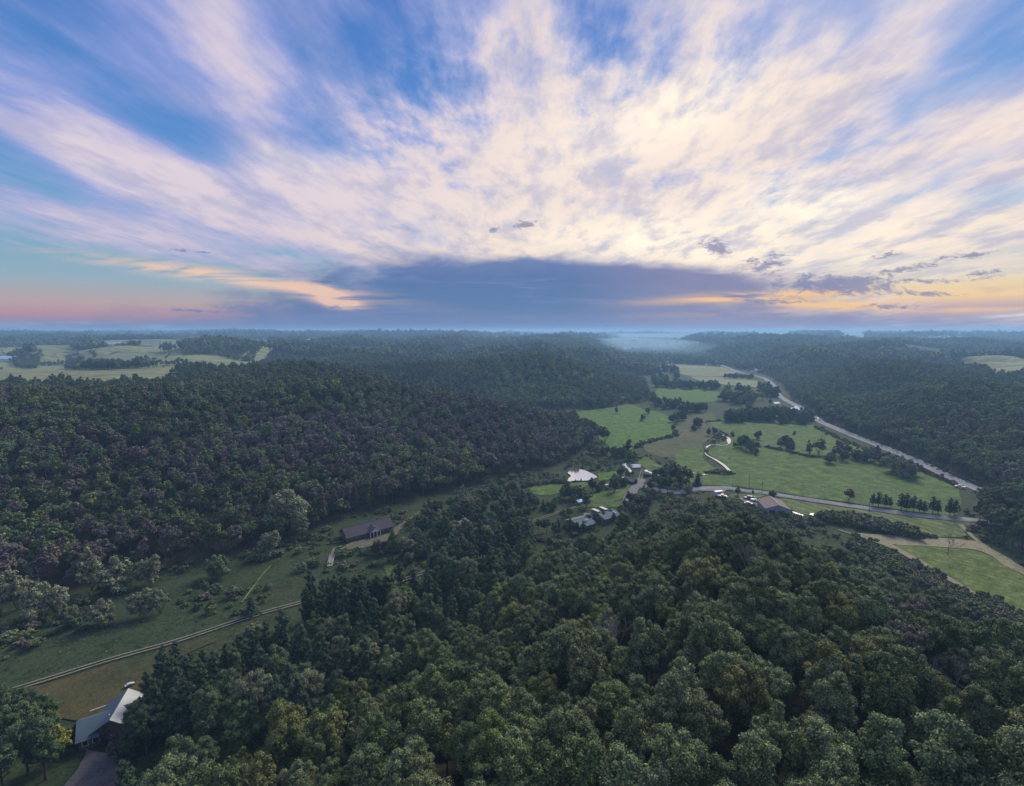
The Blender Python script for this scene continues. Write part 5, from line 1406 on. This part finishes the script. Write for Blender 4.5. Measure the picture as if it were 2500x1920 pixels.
# around the pond and yard
T('o', 1, c4, 770, 378, 105, 'd', 'dark dense tree directly below the pond', G)
T('o', 3, c4, 935, 382, 130, 'd', 'dark tall tree on the lawn left of the gravel yard', G, 1.15)
T('o', 0, c4, 845, 348, 64, 'y', 'yellow-green tree between the two dark lawn trees', G)
T('o', 4, c4, 815, 375, 52, 'm', 'green bush between the two dark lawn trees', G)
for k, (x_, y_, h_) in enumerate([(560, 430, 90), (600, 440, 100), (640, 430, 95), (530, 410, 70), (670, 410, 80), (575, 380, 70), (625, 470, 70)]): T('o', k, c4, x_, y_, h_, 'gdm'[k % 3], 'tree in the grove below the pond lawn', 'grove below the pond')
T('o', 3, c4, 725, 495, 128, 'g', 'tall dense tree beside the lane above the halls', G, 1.3)
T('s', 2, c4, 640, 303, 26, 'e', 'left of two tiny conifers at the near pond shore', G)
T('s', 2, c4, 683, 303, 32, 'e', 'right of two tiny conifers at the near pond shore', G)
for k, (x_, y_, h_) in enumerate([(985, 262, 70), (1040, 285, 70), (1010, 330, 60), (1075, 260, 50), (960, 320, 50)]): T('o', k, c4, x_, y_, h_, 'mgd'[k % 3], 'bushy tree between the creek pool and the dark log shed', 'trees at the creek pool')
T('c', 0, c4, 95, 520, 140, 'g', 'tall columnar tree left of the pond lawn', G, 1.7)
T('c', 0, c4, 285, 460, 108, 'g', 'columnar tree below the left end of the pond lawn', G, 1.7)
T('c', 0, c4, 272, 620, 162, 'g', 'tall columnar tree beside the lane left of the halls', G, 1.6)
T('s', 2, c4, 395, 515, 80, 'e', 'dark spruce beside the pale curved path left of the halls', G, 1.2)
T('o', 1, c4, 540, 590, 78, 'g', 'pale round tree at the left corner of the nearer hall', G)
T('o', 0, c4, 592, 560, 62, 'm', 'green round tree behind the nearer hall', G)
T('s', 1, c4, 600, 668, 98, 'e', 'dark pointed spruce in front of the nearer hall', G, 1.2)
T('s', 2, c4, 510, 670, 92, 'e', 'dark spruce left of the nearer hall', G, 1.3)
T('o', 3, c4, 690, 655, 60, 'm', 'slim green tree against the blue slope of the nearer hall', G)
for k, (x_, y_, h_) in enumerate([(1060, 470, 84), (1100, 490, 90), (1140, 500, 90), (1020, 500, 70), (1180, 480, 80), (1080, 540, 80), (980, 540, 60), (1150, 560, 80), (1230, 450, 90), (1000, 570, 70)]): T('o', k, c4, x_, y_, h_, 'vbdv'[k % 4], 'mauve-tinged tree between the gravel yard and the spur', 'mauve trees at the yard')
for k, (x_, y_, h_) in enumerate([(20, 400, 90), (120, 400, 70), (160, 370, 60), (200, 400, 60), (60, 420, 80), (20, 640, 90), (340, 500, 70), (460, 520, 70), (430, 500, 60), (200, 480, 60), (160, 560, 80), (480, 480, 60)]): T('o', k, c4, x_, y_, h_, 'gdvm'[k % 4], 'mixed tree in the valley between the lane and the hillside', 'mixed valley trees')
for k, (x_, y_, h_) in enumerate([(740, 628, 76), (790, 606, 70), (850, 596, 66), (905, 580, 66), (960, 566, 60), (640, 690, 80), (560, 700, 90), (480, 720, 110), (420, 700, 110), (360, 690, 100), (820, 650, 80), (700, 690, 80), (930, 610, 70), (1000, 600, 70), (300, 700, 100), (240, 720, 110)]): T('n', k, c4, x_, y_, h_, 'dgd'[k % 3], 'dark tree crowding the front of the grey-roofed halls', 'trees in front of the halls')
# lodge meadow
for k, (c, x_, y_, h_, lab) in enumerate([(c5, 185, 650, 165, 'silvery pale tree leaning over the meadow left of the lodge'), (c5, 415, 520, 185, 'slim silvery tree at the hillside foot left of the lodge'), (c5, 320, 470, 250, 'tall silvery forked tree at the hillside foot'), (c6, 560, 480, 190, 'large pale willow at the meadow edge below the dark hillside'), (c6, 700, 480, 150, 'pale willow beside the larger willow below the dark hillside'), (c6, 910, 440, 130, 'pale upright tree at the hillside foot above the meadow'), (c6, 110, 600, 170, 'big pale willow near the left edge of the meadow'), (c6, 270, 640, 140, 'pale spreading willow right of the left-edge willow'), (c6, 380, 660, 90, 'low pale willow bush in the meadow at left'), (c6, 620, 690, 110, 'low pale round willow above the two-track lane'), (c6, 860, 640, 120, 'pale willow in the middle of the meadow'), (c6, 980, 620, 110, 'pale willow right of the middle meadow willow'), (c6, 1330, 400, 110, 'pale bushy tree near the top of the meadow'), (c6, 1260, 500, 70, 'small grey bush tree near the meadow trail'), (c6, 440, 700, 80, 'low grey willow beside the low pale round willow')]): T('o', k, c, x_, y_, h_, 'l' if k < 12 else 'g', lab, 'pale meadow willows')
for k, (x_, y_, h_) in enumerate([(1350, 480, 140), (1300, 560, 120), (1240, 600, 90), (1420, 420, 110), (1480, 480, 120), (1540, 420, 120), (1600, 380, 140), (1680, 360, 130), (1740, 420, 120), (1850, 440, 130), (1460, 330, 110), (1560, 300, 100), (1640, 560, 130), (1770, 330, 110), (1900, 500, 110), (1400, 640, 100), (1480, 640, 110), (1020, 640, 100), (1090, 610, 70), (1140, 560, 60)]): T('o', k, c5, x_, y_, h_, 'dgvbg'[k % 5], 'mixed tree in the thicket right of the lodge', 'thicket right of the lodge')
T('o', 1, c5, 1670, 545, 170, 'g', 'tall rounded tree in front of the pointed tent', G)
T('c', 0, c5, 1965, 330, 165, 'g', 'columnar pale-topped tree right of the pointed tent', G, 1.6)
# conifers along the lane
for k, (x_, y_, h_) in enumerate([(500, 1130, 300), (600, 1150, 260), (690, 1160, 290), (770, 1190, 310), (850, 1210, 330), (930, 1220, 340), (1010, 1190, 320), (1080, 1160, 300), (880, 1130, 280), (740, 1100, 240), (640, 1060, 200), (1130, 1130, 290), (480, 1220, 260), (580, 1260, 270)]): T('p', k, c5, x_, y_, h_, 'e', 'dark tall pine in the plantation beside the two-track lane', 'pine plantation')
T('s', 0, c5, 1290, 1060, 310, 'e', 'large broad spruce with drooping boughs beside the lane', G, 1.25)
T('s', 0, c5, 1420, 900, 280, 'e', 'dark spruce behind the large broad spruce by the lane', G, 1.25)
T('s', 1, c5, 1650, 800, 300, 'e', 'big dark spruce at the lower end of the thin pine row', G, 1.3)
T('s', 2, c5, 1590, 640, 120, 'e', 'small dark spruce behind the big spruce by the lane', G, 1.2)
T('s', 2, c5, 45, 1100, 130, 'e', 'dark conifer standing right on the two-track lane verge', G, 1.35)
for k in range(16):
    t = k / 15; T('p', k, c5, 1790 + 290 * t, 690 - 100 * t + rng.normal() * 6, 190 + 20 * rng.random(), 'g', 'thin bare-stemmed pine in the straight row above the lane', 'thin pine row', .62)
for k, (x_, y_, h_) in enumerate([(1010, 1030, 150), (1090, 1060, 190), (1180, 1100, 170), (1260, 1120, 200), (1010, 1200, 240), (1080, 1290, 280), (1160, 1230, 240), (1250, 1290, 260), (1330, 1180, 240), (1400, 1120, 230), (1480, 1060, 230), (980, 1400, 260), (1080, 1460, 260), (1180, 1420, 260), (1290, 1400, 250), (920, 1270, 200), (1560, 1010, 220), (1640, 960, 220)]): T('p', k, c6, x_, y_, h_, 'e', 'dark pine crowding the right side of the cross-gabled house', 'pines beside the house')
for k, (x_, y_, h_) in enumerate([(20, 1400, 220), (100, 1480, 230), (200, 1400, 200), (300, 1370, 170), (60, 1600, 240), (170, 1620, 240), (280, 1640, 230), (90, 1340, 150), (220, 1300, 110), (30, 1760, 220), (-20, 1500, 200)]): T('n', k, c6, x_, y_, h_, 'dgdm'[k % 4], 'dark garden tree left of the driveway at the lower left corner', 'garden trees at the lower left')
T('o', 1, c6, 345, 1530, 150, 'y', 'bright yellow small tree beside the driveway', G)
T('o', 4, c6, 760, 1500, 120, 'v', 'dark purple tree overhanging the driveway in front of the house', G)
T('o', 4, c6, 650, 1410, 75, 'v', 'dark purple bush tree against the house front', G)
# pine belt between lane and spur
bx, by = jgrid(-120, 60, 70, 262, 6.4, .9)
dl_, _ = poly_dist(bx, by, LANE[::3], False); ds_, is_ = poly_dist(bx, by, SPUR)
side_ = by < np.interp(bx, *zip(*sorted((q[0], q[1]) for q in LANE)))
k_ = side_ & (dl_ > 6) & ~is_ & (ds_ < 34) & in_view(bx, by, 1.05) & (to_px(bx, by, np.zeros(len(bx)) + 14)[0] < 1300)
bx, by = bx[k_], by[k_]
k_ = ~in_any(bx, by, FIELDS_VALLEY + KEEP_CLEAR, 3.0); bx, by = bx[k_], by[k_]
for j, (a_, b_) in enumerate(zip(bx, by)):
    if rng.random() < .12: continue
    if j % 5 < 2: plant('pine_tree', PINE[j % 3], (a_, b_, H1(a_, b_) - .2), rng.random() * 6.28, .62 + .3 * rng.random(), TN['e'] * (.9 + .4 * rng.random()), 'dark pine in the belt between the lane and the spur', 'tree', 'pine belt below the spur')
    else: plant('tall_tree', NEAR[j % 8], (a_, b_, H1(a_, b_) - .2), rng.random() * 6.28, .62 + .3 * rng.random(), TN['gmlg'[j % 4]] * (.8 + .3 * rng.random()), 'broadleaf tree among the pines between the lane and the spur', 'tree', 'broadleaf trees in the pine belt')
# mixed trees between the lodge and the pond
TH = poly(c5, [(1150, 540), (1260, 420), (1420, 330), (1650, 260), (1900, 240), (2188, 260), (2300, 330), (2188, 430), (1900, 540), (1650, 640), (1300, 760), (1000, 740)])
bx, by = jgrid(-80, 60, 150, 420, 7.2, .95)
k_ = in_any(bx, by, [TH]) & ~in_any(bx, by, FIELDS_VALLEY + KEEP_CLEAR, 1.5); dl_, _ = poly_dist(bx, by, LANE[::3], False)
k_ &= (dl_ > 3.5) & (rng.random(len(bx)) < .8); bx, by = bx[k_], by[k_]
for j, (a_, b_) in enumerate(zip(bx, by)):
    plant('thicket_tree', VALT[j % 5], (a_, b_, H1(a_, b_) - .1), rng.random() * 6.28, .55 + .5 * rng.random(), TN['gdmvgl'[j % 6]] * (.8 + .35 * rng.random()), 'mixed tree in the brushy bottom between lodge and pond', 'tree', 'trees between lodge and pond')
# straight tall row at the hill foot behind the lodge
ln = smooth_line([D(690, 1118), D(760, 1092), D(860, 1064), D(960, 1040), D(1060, 1016)], 6)
bx, by = (np.interp(np.linspace(0, len(ln) - 1, 30), range(len(ln)), [q[i_] for q in ln]) for i_ in (0, 1))
for j, (a_, b_) in enumerate(zip(bx, by)):
    a_ += rng.normal() * 1.2; b_ += 3 + rng.normal() * 1.5
    plant('pine_tree', PINE[j % 3], (a_, b_, H1(a_, b_) - .2), rng.random() * 6.28, .62 + .12 * rng.random(), np.array((.085, .082, .066)) * (.9 + .3 * rng.random()), 'brownish straight pine in the row at the hill foot behind the lodge', 'tree', 'pine row behind the lodge')
for j, (x_, y_, h_) in enumerate([(860, 1420, 190), (800, 1560, 150), (900, 1500, 220), (440, 1430, 80), (480, 1385, 60), (960, 1340, 170), (1000, 1200, 180)]): T('n' if j not in (3, 4) else 'o', j, c6, x_, y_, h_, 'dde'[j % 3], 'dark tree pressing against the cross-gabled house', 'trees against the house')
# bare trees
M_BARE = [('leafless mauve-grey tree in the middle of the wooded spur', 1.0), ('leafless forked tree in the olive canopy', .8), ('leafless spreading tree on the spur flank', .7), ('small leafless tree in the lower canopy right of centre', .75), ('leafless tree low on the far right flank', .7), ('leafless tree at the lower left of the spur', .7)]
for (bx_, by_), (lab, s_), k in zip(BARE_SPOTS, M_BARE, range(6)):
    e = empty('bare_tree', (bx_, by_, H1(bx_, by_)), k * 1.3, 1.25 * s_); tag(e, lab, 'tree', 'leafless trees')
    o = bpy.data.objects.new('branches', BARE[k % 2]); COL.objects.link(o); o.parent = e
p0 = P(*c7(1605, 862)); e = empty('bare_tree', (*p0, H1(*p0)), .4, .85); tag(e, 'thin leafless tree standing on the mown strip', 'tree', 'leafless trees')
o = bpy.data.objects.new('branches', BARE[0]); COL.objects.link(o); o.parent = e

# ------------------------------------------------------------------ hedges and scrub (masses nobody could count)
def along(line, n, w, jit=1.0):
    l = np.array(line); s = np.concatenate([[0], np.cumsum(np.hypot(*np.diff(l, axis=0).T))])
    t = rng.random(n) * s[-1]; x = np.interp(t, s, l[:, 0]); y = np.interp(t, s, l[:, 1])
    return x + rng.normal(size=n) * w, y + rng.normal(size=n) * w
def shrubs(name, x, y, weights, label, smin=.5, smax=1.3, cat='hedge', dim=1.0, flat=1.0):
    n = len(x); t, _ = tints(n, weights, x, y, 12.0, 2.0); s = smin + (smax - smin) * rng.random(n) ** 1.5
    sc = np.column_stack([s * (.9 + .4 * rng.random(n)), s * (.9 + .4 * rng.random(n)), s * flat])
    scatter(name, np.column_stack([x, y, height(x, y) - .1]), sc, rng.random(n) * 6.28, rng.integers(0, 4, n), t * dim, P_SHRUB, label, cat)
SW = (4, 3, 1.5, .15, 2.5, 1)
def hedge(c, pts, n, w, label, smin=.6, smax=1.4, weights=SW, dim=.8):
    x, y = along(smooth_line([P(*c(*q)) for q in pts], 6), n, w); shrubs('hedgerow', x, y, weights, label, smin, smax, dim=dim)
hedge(c3, [(960, 645), (1050, 690), (1150, 735), (1300, 792), (1400, 830), (1500, 868), (1650, 930), (1790, 990)], 420, 1.6, 'dark hedge along the pasture side of the highway', .35, .85)
hedge(c7, [(660, 590), (760, 600), (900, 625), (1050, 655), (1180, 690), (1300, 712)], 420, 2.4, 'dense dark hedgerow between hay field and mown strip', .8, 1.7)
hedge(c7, [(1300, 712), (1400, 722), (1480, 724)], 60, .8, 'low rusty end of the hedgerow at the mown strip', .4, .8, (1, 1, 1, 0, 5, 0))
hedge(c7, [(930, 800), (1080, 880), (1230, 960), (1380, 1040), (1530, 1120), (1640, 1180), (1760, 1250), (1950, 1340), (2188, 1460)], 1100, 3.4, 'dark brush between the spur and the mown strip', .5, 1.25)
hedge(c7, [(1870, 1190), (1950, 1230), (2050, 1290), (2188, 1380)], 120, 1.6, 'dark brush at the lower corner of the green field', .4, .9)
hedge(c3, [(400, 690), (436, 722), (432, 745), (355, 746), (297, 775), (300, 805), (345, 830), (385, 855), (415, 878), (438, 905)], 70, 4.2, 'low brush along the meandering creek', .12, .35)
hedge(c3, [(300, 908), (340, 915), (400, 908), (440, 918)], 60, 1.2, 'dark brush on the creek bank below the bend', .4, .8)
hedge(c3, [(590, 755), (650, 760), (700, 770), (800, 790), (900, 812), (1030, 825)], 170, 1.0, 'low weedy fence line across the pasture', .3, .8)
hedge(c3, [(300, 612), (420, 602), (560, 610), (700, 618), (900, 628)], 120, 1.4, 'low weedy edge behind the far pasture', .4, .9)
hedge(c2, [(1840, 762), (1850, 745), (1950, 720), (2050, 695), (2070, 660)], 170, 1.6, 'dark brush along the lower edge of the bright pasture', .4, 1.0)
hedge(c4, [(230, 345), (330, 328), (450, 314), (560, 312), (590, 310)], 120, .9, 'dark reedy ditch edge left of the pond', .4, .9)
hedge(c4, [(585, 240), (610, 218), (660, 210), (720, 218), (790, 258), (812, 272), (790, 284), (740, 300), (690, 306), (640, 304), (590, 312), (586, 270)], 45, .5, 'reeds and low brush round the pond', .10, .22)
hedge(c7, [(-100, 475), (60, 515), (200, 560), (330, 605), (450, 625), (600, 615)], 200, 2.0, 'dark thicket along the barn drive', .5, 1.1)
hedge(c8, [(1120, 580), (1220, 590), (1350, 650), (1480, 680), (1600, 700)], 80, 1.6, 'dark thicket in front of the film shed', .5, 1.1)
hedge(c3, [(1000, 600), (1150, 662), (1300, 722), (1500, 800), (1650, 868), (1800, 935), (1950, 1000)], 260, 2.2, 'brushy bank along the far side of the highway', .4, 1.0)
x, y = jgrid(-330, 260, 60, 560, 3.6, 1.0)
dv, iv = poly_dist(x, y, VALLEY); ds, isp = poly_dist(x, y, SPUR)
dl, _ = poly_dist(x, y, LANE[::3], False); dr, _ = poly_dist(x, y, LOCAL[::3], False); dh, _ = poly_dist(x, y, HIGHWAY[::3], False)
den = fbm(x / 26.0 + 2, y / 26.0 + 9, 3)
k = iv & ~isp & (dl > 3.0) & (dr > 5) & (dh > 7) & in_view(x, y) & (den > .50) & (rng.random(len(x)) < np.where(dv < 30, .9, .62))
x, y = x[k], y[k]
k = ~in_any(x, y, FIELDS_VALLEY + KEEP_CLEAR, .5) & ~in_any(x, y, [POND], 3.5); x, y = x[k], y[k]
shrubs('scrub', x, y, (2.5, 3.5, 1.5, .08, 2.2, 1.2), 'low scrub and rough weeds over the valley floor', .22, 1.35, 'scrub', .85, .8)
# rough grass tufts on the meadows and pastures
x, y = jgrid(-260, 330, 80, 420, 2.6, 1.0)
dv, iv = poly_dist(x, y, VALLEY); ds, isp = poly_dist(x, y, SPUR); dl, _ = poly_dist(x, y, LANE[::3], False)
dr, _ = poly_dist(x, y, LOCAL[::3], False); dh, _ = poly_dist(x, y, HIGHWAY[::3], False)
k = iv & ~isp & (dl > 2.6) & (dr > 4.5) & (dh > 6.5) & in_view(x, y, 1.05) & (fbm(x / 9.0, y / 9.0, 2) > .5)
x, y = x[k], y[k]
k = ~in_any(x, y, KEEP_CLEAR + [POND], .5); x, y = x[k], y[k]
shrubs('rough_grass', x, y, (2, 2, 2.5, .1, .8, .6), 'rough grass tussocks over the valley meadows', .10, .26, 'grass', 1.0, .55)

# ------------------------------------------------------------------ the air: one even box of haze round everything
def box_mesh(name, x0, x1, y0, y1, z0, z1):
    v = [(x, y, z) for z in (z0, z1) for y in (y0, y1) for x in (x0, x1)]
    f = [(0, 2, 3, 1), (4, 5, 7, 6), (0, 1, 5, 4), (2, 6, 7, 3), (0, 4, 6, 2), (1, 3, 7, 5)]
    return mesh_from(name, v, f)
def volume_material(name, col, density, aniso=0.2):
    m = bpy.data.materials.new(name); m.use_nodes = True; nt = m.node_tree; nt.nodes.clear()
    v = nt.nodes.new('ShaderNodeVolumePrincipled'); o = nt.nodes.new('ShaderNodeOutputMaterial')
    v.inputs['Color'].default_value = (*col, 1); v.inputs['Density'].default_value = density; v.inputs['Anisotropy'].default_value = aniso
    nt.links.new(v.outputs[0], o.inputs['Volume']); m.cycles.homogeneous_volume = True
    return m
haze = link('haze', box_mesh('haze', -41000, 41000, -1700, 41000, float(GZ.min()) - 1.0, 130.0), volume_material('haze_air', (.34, .63, 1.0), 0.00020))
tag(haze, 'thin blue evening haze over the whole valley', 'haze', kind='stuff')

# low mist lying in the far valleys
def mist(cx, cy_, cz, rx, ry, rz_, dens, label):
    v, f = ICO2
    o = link('mist', mesh_from('mist', v * np.array([rx, ry, rz_]) + np.array([cx, cy_, cz]), [tuple(q) for q in f], True), volume_material('mist_air', (.55, .80, 1.0), dens))
    tag(o, label, 'mist', kind='stuff')
mist(640, 2700, 14, 420, 1000, 52, .0010, 'pale mist where the far valley narrows')
mist(1700, 4400, 40, 2200, 900, 45, .0007, 'thin mist bank over the far fields right of the valley')
mist(3900, 4000, 40, 1200, 800, 48, .0008, 'thin mist bank at the right under the horizon')
mist(300, 5200, 45, 1900, 700, 40, .0005, 'faint mist band below the horizon left of the far valley')
mist(2500, 3300, 34, 1100, 420, 36, .0006, 'low mist drifting over the wooded ridges right of the far valley')

# ------------------------------------------------------------------ labels: tell look-alikes apart by their order from the left
ORD = ['first', 'second', 'third', 'fourth', 'fifth', 'sixth', 'seventh', 'eighth', 'ninth', 'tenth', 'eleventh', 'twelfth', 'thirteenth', 'fourteenth', 'fifteenth', 'sixteenth', 'seventeenth', 'eighteenth', 'nineteenth', 'twentieth']
TENS = {20: 'twenty', 30: 'thirty', 40: 'forty', 50: 'fifty', 60: 'sixty', 70: 'seventy', 80: 'eighty', 90: 'ninety'}
def ordinal(n):
    if n <= 20: return ORD[n - 1]
    t, u = n // 10 * 10, n % 10
    if t == 100: return 'hundredth' if n == 100 else 'hundred-and-' + ordinal(n - 100)
    if n > 100: return 'hundred-and-' + ordinal(n - 100)
    return TENS[t] + '-' + ORD[u - 1] if u else TENS[t][:-1] + 'ieth'
bpy.context.view_layer.update()
by_label = {}
for o in COL.objects:
    if o.parent is None and o.get('label') and o.get('kind') != 'stuff': by_label.setdefault(o['label'], []).append(o)
for lab, os_ in by_label.items():
    if len(os_) < 2: continue
    os_.sort(key=lambda o: to_px(*o.location)[0])
    for n, o in enumerate(os_): o['label'] = lab + ', ' + ordinal(n + 1) + ' from left'
